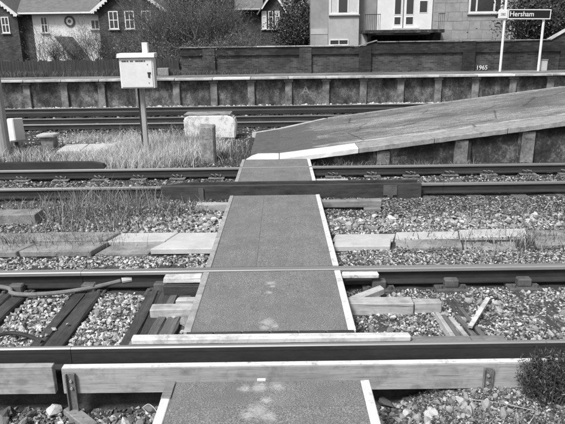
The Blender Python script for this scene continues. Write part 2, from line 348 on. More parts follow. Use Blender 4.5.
# conductor rail that ends by the grass
t = thing('conductor_rail', 'black electric rail ending with a rounded tip before the dry grass', 'rail', (-7, 10.80, 0))
mb = MB(); mb.prism([(-13, 10.72, .08), (-3.62, 10.72, .08), (-3.45, 10.72, .10), (-3.42, 10.72, .14), (-3.46, 10.72, .19), (-3.7, 10.72, .235), (-13, 10.72, .235)], (0, .14, 0)); obj('rail_bar', mb, 'rail', t)
for x in (-3.85, -5.6, -7.4): obj('insulator', MB().tube([(x, 10.79, -.02), (x, 10.79, .05), (x, 10.79, .08)], [.09, .07, .05], 10), 'concrete', t)
t2 = thing('conductor_rail', 'long dark electric rail on insulators between the two far tracks', 'rail', (0, 19.6, 0))
obj('rail_bar', MB().box((-24, 19.53, .13), (24, 19.67, .27), .01), 'rail', t2)
ins = MB().tube([(0, 0, -.03), (0, 0, .06), (0, 0, .13)], [.09, .07, .05], 8).mesh('insulator', 'concrete')
for k in range(-6, 1): put('insulator', ins, t2, (-1.2 + k * 2.2, 19.6, 0))

# sleepers
def sleeper_mesh(L, w=.25, h=.13, crack=0):
    mb = MB(); n_ = 9; prof = []
    for k in range(n_):                                             # slightly split and worn top
        y = -L / 2 + L * k / (n_ - 1); prof.append(y)
    A = []
    for y in prof:
        d = lambda: random.uniform(-.008, .008)
        A.append([mb.bm.verts.new(p) for p in ((-w / 2 + d(), y, -h), (-w / 2 + d(), y, -.012), (-w / 2 + .015, y, d()), (-.03 + d(), y, d() * .6), (-.018 + d(), y, -.012 - crack), (-.005 + d(), y, d() * .6), (w / 2 - .015, y, d()), (w / 2 + d(), y, -.012), (w / 2 + d(), y, -h))])
    for a, b in zip(A, A[1:]):
        for k in range(8): mb.bm.faces.new((a[k], a[k + 1], b[k + 1], b[k]))
    mb.bm.faces.new(A[0]); mb.bm.faces.new(A[-1][::-1]); return mb
slm = [sleeper_mesh(2.16, .27, .13, .01).mesh('sleeper', 'sleeper') for _ in range(3)]
vis = {0: 'dark sleeper crossing the pale ballast with loose white stones on it', -1: 'dark sleeper at the left edge, under the loop of grey cable', 1: 'dark sleeper closest to the left side of the crossing panels'}
for k, x in enumerate(SX):
    if -4.2 < x < 4.5:
        j = k - SX.index(-1.93) if -1.93 in SX else round((x + 1.93) / SP)
        o = put('sleeper', slm[k % 3], None, (x, 4.80, .012 if x < -.4 else -.03), (0, 0, R(random.uniform(-1, 1))))
        tag(o, vis.get(j, 'creosoted sleeper of the near track, half buried in ballast'), 'sleeper', None if j in vis else 'buried sleepers of the near track')
        if x < -.4: FOOT.append((x - .145, x + .145, 3.8, 5.82))
o = put('sleeper', sleeper_mesh(1.75, .22, .13, .01).mesh('sleeper', 'sleeper_grey'), None, (-1.02, 4.6, .015), (0, 0, R(-3))); tag(o, 'grey brown timber lying beside the sleeper, left of the crossing', 'timber'); FOOT.append((-1.15, -.88, 3.8, 5.45))
slm2 = sleeper_mesh(2.6, .26, .13).mesh('sleeper', 'sleeper_grey')
for x in SX:
    if -8 < x < 8: tag(put('sleeper', slm2, None, (x, 9.6, -.022), (0, 0, R(random.uniform(-1, 1)))), 'sleeper of the middle track with ballast heaped round it', 'sleeper', 'sleepers of the middle track')
slm3 = sleeper_mesh(2.6, .26, .13).mesh('sleeper', 'sleeper')
for yc, w in ((17.9, 'third'), (21.3, 'farthest')):
    for k in range(-19, 6): tag(put('sleeper', slm3, None, (k * .74 + .2, yc, .012)), f'dark sleeper of the {w} track, low between its rails', 'sleeper', f'sleepers of the {w} track')
# broken split sleeper right of the crossing
t = thing('split_sleeper', 'rotten sleeper split into strips, right of the crossing', 'sleeper', (1.48, 4.5, -.03))
for k in range(5):
    x = 1.36 + .062 * k; mb = MB(); mb.box((x, 4.02 + random.uniform(-.05, .05), -.1), (x + .042, 4.66 + random.uniform(-.12, .12), .012 + random.uniform(-.02, .012)), .004, Euler((0, R(random.uniform(-9, 9)), R(4 + random.uniform(-2, 2)))), jit=.006); obj('strip', mb, 'bearer' if k in (0, 2) else 'sleeper_grey', t)

# ---------------------------------------------------------------- crossing panels
XL, XR = -.79, .565
def panel(label, y0, y1, z=.172, cols=(.36, .68), rows=(), le='grey_edge', re='white_edge', th=.05, ends=True, bear=()):
    t = thing('crossing_panel', label, 'crossing panel', ((XL + XR) / 2, (y0 + y1) / 2, z - th))
    ew = .062; g = .0008; cx = [XL + ew] + [XL + ew + (XR - XL - 2 * ew) * c for c in cols] + [XR - ew]; cy = [y0] + [y0 + (y1 - y0) * r for r in rows] + [y1]
    for a, b in zip(cx, cx[1:]):
        for c, d in zip(cy, cy[1:]):
            o = obj('rubber_sheet', MB().box((a + g, c + g, z - th), (b - g, d - g, z + random.uniform(-.0012, .0012)), .0012), 'deck', t)
    for a, b, q in ((XL, XL + ew, le), (XR - ew, XR, re)):
        obj('edge_strip', MB().box((a + .001, y0 + .004, z - .075), (b - .001, y1 - .004, z + .006), .005, jit=.002), q, t)
    for y in bear: obj('bearer', MB().box((XL + .06, y - .06, -.05), (XR - .06, y + .06, z - th - .001), .005), 'grey_timber', t)
    return t
p1 = panel('nearest rubber crossing panel with pale worn patches, cut by the frame', 1.9, 3.31, .165, (), (.48, .80), 'white_edge', 'white_edge', bear=(2.2, 2.9))
panel('rubber crossing panel between the nearest rail and the thin rail', 3.99, 5.225, .172, (), (.5,), bear=(4.2,))
panel('longest rubber crossing panel, just beyond the thin rail', 5.365, 8.25, .172, (.37,), (.30, .62), bear=(5.7, 7.7))
panel('small rubber crossing panel between the black boards and next rail', 9.05, 10.255, .172, (), (), bear=(9.4,))
panel('farthest short rubber crossing panel at the foot of the ramp', 10.40, 11.12, .172, (), (), bear=(10.8,))
obj('edge_block', MB().box((XL - .0, 3.12, .17), (XL + .064, 3.31, .178), .003), 'grey_timber', p1)
mb = MB(); mb.box((-.185, 3.315, .155), (-.125, 3.33, .178), .004); tag(obj('metal_tab', mb, 'paint'), 'small bright metal tab at the far end of the nearest panel', 'metal tab')
# thin metal strips at the end of the panels by the rail
mb = MB()
for k in range(6): mb.box((-.76 + k * .22, 3.955, .12), (-.76 + k * .22 + .205, 3.985, .178), .002)
tag(obj('end_strip', mb, 'tar'), 'dark jointed strip between the white plank and the rubber panel', 'strip')

# guard boards along the nearest rail
def gboard(label, x0, x1, top, bot, mat='board', wht=True, brackets=(), y0=3.60, y1=3.655):
    t = thing('guard_board', label, 'board', ((x0 + x1) / 2, (y0 + y1) / 2, bot))
    obj('board', MB().box((x0, y0, bot), (x1, y1, top), .004, jit=.003), mat, t)
    if wht: obj('top_edge', MB().box((x0 + .004, y0 + .003, top + .001), (x1 - .004, y1 - .003, top + .008), .002), 'white_edge', t)
    for x in brackets:
        b = MB(); zb = -.30 if x < 0 else -.16
        b.box((x - .032, y0 - .012, zb), (x + .032, y0 - .002, top - .03), .002); b.box((x - .036, y0 - .03, zb), (x - .026, y0 - .012, top - .03), .002)
        b.box((x + .026, y0 - .03, zb), (x + .036, y0 - .012, top - .03), .002)
        br = obj('bracket', b, 'clip_dim', t)
        bb = MB()
        for z in (top - .09, top - .15): bb.tube([(x, y0 - .024, z), (x, y0 - .008, z)], .011, 6)
        obj('bolt', bb, 'clip', br)
    return t
gboard('long pale timber guard board in front of the nearest rail', -1.61, 4.2, .100, -.105, brackets=(-1.545, 1.47))
gboard('pale timber guard board at the left edge beyond the gap', -4.4, -1.675, .122, -.105, wht=False)
# white plank and timbers behind the rail
tag(obj('plank', MB().box((-1.17, 3.865, .135), (.97, 3.945, .185), .012, Euler((0, R(.0), R(-.1))), jit=.006), 'plank'), 'long white weathered plank lying along the near side of the panel', 'plank')
tag(obj('timber', MB().box((-1.2, 3.862, .03), (-.2, 3.948, .130), .006, jit=.006), 'grey_timber'), 'grey block of timber under the left end of the white plank', 'timber')
tag(obj('timber', MB().box((.2, 3.862, .03), (1.44, 3.975, .128), .008, jit=.008), 'grey_timber'), 'grey timber under the right end of the white plank', 'timber')
tag(obj('timber', MB().box((1.455, 3.87, .0), (1.72, 3.99, .11), .008, jit=.006), 'grey_timber'), 'short grey timber end at the foot of the split sleeper', 'timber')
# bearers sticking out beside the second panel
def timber(label, a, b, mat='bearer', rot=None, jit=.007, cat='timber', bev=.008): return tag(obj('timber', MB().box(a, b, bev, rot, jit=jit), mat), label, cat)
timber('pale bearer sticking out left of the second panel, with cut step', (-1.19, 4.58, -.02), (-.70, 4.70, .085))
timber('upper pale board resting behind the stepped bearer, left side', (-.98, 4.705, -.02), (-.70, 4.78, .115))
timber('white board under the thin rail, left of the second panel', (-1.17, 5.10, .115), (-.80, 5.215, .165), 'plank')
timber('black block painted as the shade under the left white board by the thin rail', (-1.16, 5.03, -.03), (-.80, 5.10, .11), 'tar')  # tar colour stands for the board's shaded face and the void below
timber('long pale bearer with bolt holes sticking out right of the panel', (.50, 4.64, -.03), (1.17, 4.77, .09))
timber('darker end of a bearer beyond the pale bearer, right side', (1.18, 4.66, -.03), (1.43, 4.77, .075), 'bearer')
timber('white board under the thin rail, right of the second panel', (.575, 5.12, .125), (.93, 5.20, .172), 'white_edge')
timber('pale broken plank lying aslant between two boards, right side', (.56, 4.90, -.02), (.98, 4.99, .05), 'bearer', Euler((0, R(-10), R(24))))
# beside the long panel, by the black boards
timber('pale bearer with bolt marks left of the longest panel', (-1.27, 8.05, -.02), (-.79, 8.17, .10))
timber('pale bearer right of the longest panel, on a small block', (.57, 8.00, .03), (1.46, 8.12, .135), 'grey_timber')
timber('small timber block under the bearer right of the longest panel', (1.2, 7.9, -.05), (1.44, 8.04, .028), 'grey_timber')
timber('low pale timber between the rails left of the small panel', (-1.42, 9.32, .0), (-.80, 9.50, .10), 'bearer')
timber('low pale timber between the rails right of the small panel', (.575, 9.45, .0), (1.15, 9.62, .10), 'bearer')
timber('mossy old sleeper lying along the track at the left edge', (-6.2, 7.42, -.02), (-3.4, 7.70, .15), 'moss_concrete', Euler((0, 0, R(1))))
# black boards along the middle rail
t = thing('guard_board', 'long tarred black board standing in front of the middle rail', 'board', (.15, 8.76, -.07))
obj('board', MB().box((-1.93, 8.735, -.045), (2.22, 8.785, .205), .004, jit=.004), 'tar', t)
for x in (-1.29, 1.72): obj('bracket', MB().box((x - .045, 8.715, -.20), (x + .045, 8.732, .02), .003).box((x - .11, 8.72, .02), (x + .11, 8.733, .19), .003) if x > 0 else MB().box((x - .04, 8.715, -.20), (x + .04, 8.732, .18), .003), 'iron', t)
t = thing('guard_board', 'black board with a wedge cut end behind the middle rail', 'board', (.1, 9.0, .0))
mb = MB(); mb.prism([(-1.95, 8.96, .03), (2.2, 8.96, .03), (2.2, 8.96, .215), (-1.6, 8.96, .215), (-1.95, 8.96, .16)], (0, .05, 0)); obj('board', mb, 'tar', t)

# ---------------------------------------------------------------- cable trough lids
t = thing('cable_trough', 'row of concrete cable trough lids across the space between tracks', 'cable trough', (0, 6.5, 0))
def lid(x0, x1, y0, y1, mat, sk=0, z=.085, rz=0):
    mb = MB(); mb.prism([(x0, y0, z - .07), (x1, y0, z - .07), (x1 + sk, y1, z - .07), (x0 + sk, y1, z - .07)], (0, 0, .07))
    bmesh.ops.bevel(mb.bm, geom=mb.bm.edges[:], offset=.008, segments=1, affect='EDGES'); o = obj('lid', mb, mat, t); o.rotation_euler = (R(random.uniform(-1, 1)), R(random.uniform(-.6, .6)), R(rz)); FOOT.append((min(x0, x0 + sk), max(x1, x1 + sk), y0, y1)); return o
def row(xs_, y0, y1, mats, sk=.06, zz=.085):
    for (a, b), q in zip(zip(xs_, xs_[1:]), mats): lid(a + .008, b - .008, y0 + random.uniform(-.02, .02), y1 + random.uniform(-.02, .02), q, sk, zz + random.uniform(-.012, .008), random.uniform(-.8, .8))
row([-5.6, -4.7, -3.9, -3.05, -2.15, -1.42, -.80], 6.46, 6.80, ['moss_concrete'] * 4 + ['concrete', 'concrete'], .1)
row([-5.6, -4.7, -3.9, -3.05, -2.2], 6.10, 6.43, ['moss_concrete'] * 4, .1, .07)
lid(-2.18, -1.56, 6.14, 6.44, 'moss_concrete', .1, .06); lid(-1.53, -.80, 6.13, 6.45, 'concrete', .16, .09)
lid(.58, 1.25, 6.20, 6.47, 'concrete', .06, .08); row([.58, 1.35, 2.15, 3.0, 3.9, 4.8], 6.50, 6.78, ['concrete', 'concrete', 'concrete', 'moss_concrete', 'moss_concrete'], .08, .045)
row([1.3, 2.1, 2.95, 3.8], 6.18, 6.46, ['moss_concrete'] * 3, .06, .045)
FOOT += [(XL, XR, 0, 3.33), (XL, XR, 3.9, 11.2), (-8, 8, 3.70, 3.99), (-8, 8, 5.2, 5.38), (-12, 12, 8.72, 9.02), (-13, 13, 10.25, 10.42)]

# ---------------------------------------------------------------- island ramp
def rz(x): return .165 + .12 * max(0, min(x, 8.0) + .05) if x > -.05 else .165
t = thing('platform_ramp', 'long asphalt platform ramp rising to the right from the crossing', 'platform', (2, 13.7, 0))
YN, YF = 11.2, 16.3; RX = [-.55, -.05, 1.55, 3.05, 4.5, 6.0, 7.5, 8.0, 9.5, 11, 12.5, 14]
def slab(pts, th, name, mat, up=0):
    mb = MB(); a = [(x, y, rz(x) + up) for x, y in pts]; mb.prism([(x, y, z - th) for x, y, z in a], (0, 0, th)); bmesh.ops.bevel(mb.bm, geom=mb.bm.edges[:], offset=.010, segments=1, affect='EDGES'); bmesh.ops.subdivide_edges(mb.bm, edges=[e for e in mb.bm.edges if e.calc_length() > .3], cuts=9, use_grid_fill=True)
    for v in mb.bm.verts: v.co += Vector(noise.noise_vector(v.co * 9)) * (.010 if v.co.y < YN + .05 else .003)
    return obj(name, mb, mat, t)
for a, b in zip(RX, RX[1:]):
    q = 'coping_white' if a < 1.5 else 'coping'
    x0, x1 = a + .006, b - .006
    slab([(x0, YN), (x1, YN), (x1, YN + .62), (x0, YN + .62)] if a > -.5 else [(-.72, YN), (x1, YN), (x1, YN + .62), (-.50, YN + .62), (-.62, YN + .4)], .11, 'coping_slab', q, .004)
surf = MB(); L = [(-.62, YN + .63), (-.05, YN + .63), (8, YN + .63), (14, YN + .63)]
def strip(x0, x1, y0a, y1a, y0b, y1b, up=0, th=.08):
    A = [(x0, y0a, rz(x0) + up - th), (x1, y0b, rz(x1) + up - th), (x1, y1b, rz(x1) + up - th), (x0, y1a, rz(x0) + up - th)]
    return A
for (x0, x1, a, b, c, d, q) in ((-.66, -.05, YN + .63, 14.7, YN + .63, 15.35, 'patch'), (-.05, 1.33, YN + .63, 15.35, YN + .63, YF, 'asphalt'), (1.33, 8, YN + .63, YF, YN + .63, YF, 'asphalt'), (8, 14, YN + .63, YF, YN + .63, YF, 'asphalt')):
    mb = MB(); mb.prism(strip(x0, x1, a, b, c, d), (0, 0, .08)); obj('ramp_surface', mb, q, t)
# back and end kerbs
def kerb(p, q, w=.16):
    d = (Vector(q) - Vector(p)); nrm = Vector((-d.y, d.x)).normalized() * w; a = [(p[0], p[1]), (q[0], q[1]), (q[0] + nrm.x, q[1] + nrm.y), (p[0] + nrm.x, p[1] + nrm.y)]
    mb = MB(); mb.prism([(x, y, rz(x) - .14) for x, y in a], (0, 0, .16)); return obj('kerb', mb, 'pale_kerb' if q[0] < 1.5 else 'coping', t)
kerb((-.66, 14.71), (-.05, 15.36)); kerb((-.04, 15.37), (1.32, 16.3)); kerb((1.34, 16.305), (3.5, 16.305)); kerb((3.51, 16.305), (5.9, 16.305)); kerb((5.91, 16.305), (8, 16.305)); kerb((8.01, 16.305), (14, 16.305))
def wallpoly(x0, x1, y, th, drop, name, mat): 
    mb = MB(); mb.prism([(x0, y, -.12), (x1, y, -.12), (x1, y, rz(x1) - drop), (x0, y, rz(x0) - drop)], (0, th, 0)); return obj(name, mb, mat, t)
wallpoly(.0, 8, YN + .13, .2, .112, 'front_wall', 'soot'); wallpoly(8, 14, YN + .13, .2, .112, 'front_wall', 'soot')
wallpoly(1.0, 8, YF - .1, .15, .09, 'back_wall', 'soot'); wallpoly(8, 14, YF - .1, .15, .09, 'back_wall', 'soot')
for k in range(8):
    x = 2.05 + k * 1.45 + (.12 if k % 2 else 0); mb = MB(); mb.box((x - .13, YN + .05, -.1), (x + .13, YN + .128, rz(x - .13) - .115), .006); obj('pilaster', mb, 'pilaster', t)
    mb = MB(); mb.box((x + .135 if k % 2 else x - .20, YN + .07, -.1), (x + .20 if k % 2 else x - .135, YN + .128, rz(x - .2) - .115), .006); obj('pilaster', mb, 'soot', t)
# ---------------------------------------------------------------- far platform
t = thing('far_platform', 'far platform with white edge, dark panelled wall and pilasters', 'platform', (0, 25, 0))
YP, ZP = 23.45, 1.17
obj('platform_deck', MB().box((-24, YP + .62, ZP - .12), (24, 27.1, ZP - .006)), 'asphalt', t)
cop = MB().box((-.755, 0, -.085), (.755, .60, 0), .012).mesh('coping_slab', 'far_coping'); cop2 = MB().box((-.755, 0, -.09), (.755, .60, .004), .015).mesh('coping_slab', 'coping_white')
xp = [-10.43 + 1.535 * k for k in range(-6, 18)]
for k, x in enumerate(xp): put('coping_slab', cop2 if k % 7 == 4 else cop, t, (x + .76, YP, ZP + random.uniform(-.006, .006)), (R(random.uniform(-.4, .4)), 0, 0))
obj('platform_wall', MB().box((-24, YP + .30, -.3), (24, YP + .55, ZP - .088)), 'soot_far', t)
pm = [MB().box((-.14, -.10, 0), (.14, 0, .97), .012).box((-.19, -.14, .97), (.19, 0, 1.085), .012).mesh('pilaster', 'pilaster') for _ in range(2)]
for x in xp: put('pilaster', pm[0], t, (x, YP + .298, -.005))
# faint painted A on a bay of the wall
def text(s, size, loc, mat, parent, name='lettering', rot=(R(90), 0, 0), off=.0, ext=.002):
    c = bpy.data.curves.new(name, 'FONT'); c.body = s; c.size = size; c.extrude = ext; c.offset = off; c.align_x = 'CENTER'; c.align_y = 'CENTER'; 
    o = bpy.data.objects.new('t', c); COL.objects.link(o); dg = bpy.context.evaluated_depsgraph_get(); dg.update(); me = bpy.data.meshes.new_from_object(o.evaluated_get(dg)); me.name = name
    bpy.data.objects.remove(o); me.materials.clear(); me.materials.append(m[mat]); return put(name, me, parent, loc, rot)
text('A', .44, (1.02, YP + .298, .62), 'grey_edge', t)
# white figures painted at the foot of the boundary wall
# ---------------------------------------------------------------- boundary wall
t = thing('boundary_wall', 'dark brick boundary wall with recessed panels behind the far platform', 'wall', (4, 27.3, 1))
YW = 27.0
obj('brick_wall', MB().box((-4.6, YW + .09, .9), (22, YW + .34, 2.0)), 'brick', t)
obj('brick_band', MB().box((-4.6, YW, 2.0), (3.6, YW + .34, 2.33), .004), 'band', t)
obj('brick_band', MB().box((4.45, YW, 2.0), (12.4, YW + .34, 2.47), .004), 'band', t); obj('brick_band', MB().box((13.25, YW, 2.0), (22, YW + .34, 2.95), .004), 'band', t)
mb = MB(); mb.prism([(12.4, YW + .001, 2.0), (13.25, YW + .001, 2.0), (13.25, YW + .001, 2.95), (12.4, YW + .001, 2.47)], (0, .33, 0)); obj('brick_band', mb, 'band', t)
mb = MB(); mb.prism([(3.6, YW + .001, 2.0), (4.45, YW + .001, 2.0), (4.45, YW + .001, 2.47), (4.2, YW + .001, 2.47), (3.95, YW + .001, 2.36), (3.6, YW + .001, 2.33)], (0, .33, 0)); obj('brick_band', mb, 'band', t)
for x in (-3.3, 1.15, 3.9, 8.7, 13.2, 17.6): obj('brick_pier', MB().box((x - .28, YW - .03, .9), (x + .28, YW + .35, 2.34 if x < 4.2 else 2.48), .004), 'band' if x > 3 else 'brick', t)
cw = MB().box((-.44, -.07, 0), (.44, .42, .055), .01).mesh('coping_brick', 'far_coping'); cwd = MB().box((-.44, -.06, 0), (.44, .40, .05), .01).mesh('coping_brick', 'pilaster')
for k in range(9): put('coping_stone', cw if k > 3 else cwd, t, (-4.2 + k * .89, YW, 2.345))
o = put('coping_stone', cwd, t, (4.02, YW, 2.43), (0, R(-16), 0))
for k in range(9): put('coping_stone', cwd, t, (4.87 + k * .89, YW, 2.485))
put('coping_stone', cw, t, (12.80, YW, 2.73), (0, R(-29.5), 0), (1.05, 1, 1))
for k in range(10): put('coping_stone', cwd, t, (13.68 + k * .89, YW, 2.965))
tt = text('1965', .27, (9.35, YW + .05, 1.30), 'paint', t, off=.002)

# fence on the left
t = thing('wooden_fence', 'dark close boarded fence behind the far platform, left of wall', 'fence', (-12, 27.3, 1))
slats = []
fm = [MB().box((-.062, 0, 0), (.062, .02, .90 + random.uniform(-.03, .03)), .003).mesh('slat', 'fence') for _ in range(5)]
for k in range(118): put('slat', fm[k % 5], t, (-20 + k * .13, 27.2 + random.uniform(0, .012), .98 + random.uniform(-.02, .02)))
for z in (1.2, 1.68): obj('fence_rail', MB().box((-20, 27.225, z), (-4.65, 27.28, z + .08)), 'fence', t)
pf = MB().box((-.05, 0, 0), (.05, .1, 1.05), .006).mesh('fence_post', 'fence')
for k in range(9): put('fence_post', pf, t, (-19.8 + k * 1.88, 27.285, .9))

# ---------------------------------------------------------------- station sign
t = thing('station_sign', 'black station name board on two white posts, far platform', 'sign', (10.6, 26.0, 1.16))
obj('post', MB().tube([(9.81, 26, 1.12), (9.81, 26, 5.6)], .055, 10), 'paint', t); obj('post', MB().tube([(11.52, 26, 1.12), (11.52, 26, 3.45)], .055, 10), 'paint', t)
rot = Euler((0, R(.9), 0))
b = obj('name_board', MB().box((9.93, 25.90, 3.40), (11.73, 25.94, 3.74), .004, rot, (10.8, 25.92, 3.57)), 'black', t)
obj('border', MB().box((9.90, 25.888, 3.735), (11.76, 25.945, 3.775), 0, rot, (10.8, 25.92, 3.57)).box((9.90, 25.888, 3.365), (11.76, 25.945, 3.405), 0, rot, (10.8, 25.92, 3.57)).box((11.725, 25.889, 3.405), (11.759, 25.944, 3.735), 0, rot, (10.8, 25.92, 3.57)).box((9.901, 25.889, 3.405), (9.935, 25.944, 3.735), 0, rot, (10.8, 25.92, 3.57)), 'paint', b)
text('Hersham', .29, (10.50, 25.893, 3.578), 'paint', b, rot=(R(90), R(.9), 0), off=.003)
sq = obj('emblem_panel', MB().box((9.48, 25.885, 3.40), (9.885, 25.925, 3.78), .02), 'paint', t)
obj('emblem', MB().box((9.58, 25.878, 3.60), (9.79, 25.884, 3.63)).box((9.58, 25.878, 3.535), (9.79, 25.884, 3.565)).box((9.6, 25.8785, 3.568), (9.77, 25.8835, 3.597), 0, Euler((0, R(25), 0))), 'clip', sq)

# ---------------------------------------------------------------- lineside things
t = thing('equipment_cabinet', 'white metal cabinet on a slim post in the dry grass', 'cabinet', (-3.06, 12.68, .05))
obj('post', MB().box((-3.11, 12.66, -.05), (-3.01, 12.76, 2.13), .01), 'old_post', t)
obj('post_cap', MB().box((-2.965, 12.60, 2.235), (-2.845, 12.74, 2.45), .006), 'box', t)
obj('second_post', MB().box((-3.16, 12.70, -.05), (-3.115, 12.75, 1.52), .004), 'dark', t)
obj('cabinet_body', MB().box((-3.43, 12.42, 1.505), (-2.70, 12.655, 2.14), .008), 'box', t)
obj('hood', MB().prism([(-3.46, 12.36, 2.145), (-3.46, 12.70, 2.145), (-3.46, 12.70, 2.24), (-3.46, 12.40, 2.225)], (.79, 0, 0)), 'box', t)
dr = obj('door', MB().box((-3.405, 12.405, 1.53), (-2.735, 12.418, 2.115), .003), 'box', t)
obj('latch', MB().box((-2.83, 12.39, 1.73), (-2.79, 12.404, 1.83), .003).box((-2.84, 12.392, 1.805), (-2.77, 12.404, 1.84), .002), 'dark', dr)
mb = MB(); x = -3.37
for w in (.04, .05, .03, .045, 0, .04, .03, 0, .05, .04, .04, .05, .03, .04):
    if w: mb.box((x, 12.401, 2.055), (x + w * .75, 12.404, 2.085))
    x += .036
obj('small_lettering', mb, 'iron', dr)
obj('bolt', MB().tube([(-2.83, 12.398, 2.0), (-2.83, 12.404, 2.0)], .014).tube([(-2.82, 12.398, 1.62), (-2.82, 12.404, 1.62)], .014), 'clip', dr)
t = thing('lineside_mast', 'thick grey metal mast at the left edge beside the tracks', 'mast', (-6.08, 12.35, 0))
mb = MB(); mb.tube([(-6.10, 12.35, -.1), (-6.085, 12.35, 3), (-6.05, 12.35, 8)], [.13, .125, .12], 14); obj('mast_pole', mb, 'post', t)
obj('base_plate', MB().box((-6.32, 12.1, -.06), (-5.88, 12.6, .10), .02), 'stub', t)
t = thing('junction_box', 'small white tilted trackside box leaning near the grey mast', 'box', (-6.55, 13.6, .1))
rot = Euler((R(-5), R(-5), R(-18))); pv = (-6.5, 13.6, .2)
obj('box_body', MB().box((-6.73, 13.45, .20), (-6.26, 13.75, .72), .02, rot, pv), 'box', t); obj('box_lid', MB().box((-6.42, 13.43, .22), (-6.24, 13.77, .76), .02, rot, pv), 'box', t)
obj('feet', MB().box((-6.65, 13.5, .0), (-6.58, 13.56, .24)).box((-6.40, 13.5, .0), (-6.34, 13.56, .24)), 'dark', t)
t = thing('marker_post', 'short grey concrete post with a pale flat cap', 'post', (-5.6, 13.5, 0))
obj('post_body', MB().box((-5.73, 13.40, -.05), (-5.43, 13.66, .33), .01), 'stub', t); obj('cap', MB().box((-5.80, 13.33, .333), (-5.38, 13.72, .40), .015), 'concrete', t)
t = thing('concrete_slab', 'pale concrete slabs sunk in the grass near the short post', 'slab', (-4.8, 13.1, 0))
for a, b in ((-5.15, -4.62), (-4.60, -3.95)): obj('slab', MB().box((a, 12.75, .02), (b, 13.55, .13), .012, Euler((R(2), 0, R(4)))), 'concrete', t)
mb = MB(); mb.prism([(-2.50, 14.6, .10), (-1.20, 14.6, .06), (-1.17, 14.6, .42), (-1.22, 14.6, .58), (-1.36, 14.6, .66), (-2.40, 14.6, .66), (-2.52, 14.6, .58)], (0, .6, 0)); bmesh.ops.bevel(mb.bm, geom=mb.bm.edges[:], offset=.03, segments=2, affect='EDGES')
t = thing('concrete_block', 'low whitewashed concrete block with rounded corners beyond the stub', 'block', (-1.85, 14.9, .1)); obj('block', mb, 'block_white', t)
obj('top_slab', MB().box((-2.50, 14.62, .662), (-1.30, 15.25, .70), .01), 'moss_concrete', t)
t = thing('concrete_stub', 'rough grey stone stub post standing before the white block', 'post', (-1.55, 11.75, 0))
mb = MB(); mb.box((-1.70, 11.62, -.05), (-1.39, 11.92, .79), .03, jit=.015); bmesh.ops.subdivide_edges(mb.bm, edges=mb.bm.edges[:], cuts=3, use_grid_fill=True)
for v in mb.bm.verts: v.co += Vector(noise.noise_vector(v.co * 7)) * .014
obj('stub', mb, 'stub', t)

# cables, stick, scraps
def at(u, v, z):
    P = R(90 - 16.18); d = (Matrix.Rotation(P, 3, 'X') @ Matrix.Rotation(R(-.75), 3, 'Z')) @ Vector(((u - 282.5) / 565, -(v - 212) / 565, -1)); k = (z - 2.30) / d.z
    return Vector((0, 0, 2.3)) + d * k
t = thing('cable', 'grey cable with pale end cap lying along the thin rail', 'cable', tuple(at(60, 292, .03)))
cp = [(-3.6, 5.25, .10)] + [tuple(at(u, v, z)) for u, v, z in ((2, 287, .06), (12, 293, .05), (30, 294.5, .04), (60, 292.5, .045), (90, 288, .05), (112, 283, .055), (121, 280.6, .07))]
obj('cable_run', MB().tube(spline(cp), .022, 8), 'cable', t)
e0, e1 = at(122, 280.2, .075), at(132, 278.3, .085); obj('end_cap', MB().tube([e0, (e0 + e1) / 2, e1], .033, 10), 'concrete', t)
tag(obj('cable', MB().tube(spline([(-2.6, 4.05, .03), at(3, 334, .03), at(18, 333.5, .03), at(32, 337, .025), at(42, 342, .02)]), .017, 6), 'darkcable'), 'thin black cable beside the nearest rail at the left edge', 'cable')
a, b = at(470, 327, .05), at(488, 301, .05); d = (b - a); mb = MB(); mb.box((-.02, 0, -.008), (.02, d.length, .008), .002); o = put('stick', mb.mesh('stick', 'plank'), None, a, (R(3), 0, math.atan2(-d.x, d.y))); tag(o, 'white flat stick lying on the ballast at the right', 'stick')
a = at(78, 421, -.27); tag(obj('scrap_board', MB().box(tuple(a + Vector((-.14, -.02, -.02))), tuple(a + Vector((.16, .07, .03))), .006, Euler((0, R(6), R(-38)))), 'grey_timber'), 'short grey board scrap in the dark below the guard board', 'board')
tag(obj('straw', MB().tube(spline([at(466, 399, -.10), at(500, 403, -.07), at(535, 411, -.09), at(560, 420, -.11)]), .0035, 4), 'bearer'), 'long pale straw lying on the grit at the bottom right', 'straw')
tag(obj('straw', MB().tube(spline([at(160, 424, -.26), at(157, 412, -.16), at(149, 404, -.14), at(142, 408, -.17)]), .003, 4), 'bearer'), 'bent pale straw standing left of the nearest panel', 'straw')
# ---------------------------------------------------------------- houses
def windowp(parent, x0, x1, z0, z1, y, nx_=2, nz_=2, fw=.05, curtain=None, gl='glass'):
    mb = MB(); e = .001; mb.box((x0, y - .05, z0), (x0 + fw, y, z1)).box((x1 - fw, y - .05, z0), (x1, y, z1)).box((x0 + fw + e, y - .049, z0), (x1 - fw - e, y, z0 + fw)).box((x0 + fw + e, y - .049, z1 - fw), (x1 - fw - e, y, z1))
    for k in range(1, nx_): x = x0 + (x1 - x0) * k / nx_; mb.box((x - fw * .4, y - .045, z0 + fw + e), (x + fw * .4, y - .002, z1 - fw - e))
    for k in range(1, nz_): z = z0 + (z1 - z0) * k / nz_; mb.box((x0 + fw + e, y - .046, z - fw * .4), (x1 - fw - e, y - .001, z + fw * .4))
    w = obj('window', mb, 'paint', parent)
    obj('pane', MB().box((x0 + .01, y - .02, z0 + .01), (x1 - .01, y - .012, z1 - .01)), gl, w)
    obj('sill', MB().box((x0 - .06, y - .12, z0 - .07), (x1 + .06, y - .001, z0 - .002)), 'pale_light', w)
    for a, b in (curtain or ()): obj('curtain', MB().box((a, y - .0215, z0 + .02), (b, y - .0205, z1 - .02)), 'curtain', w)
    return w
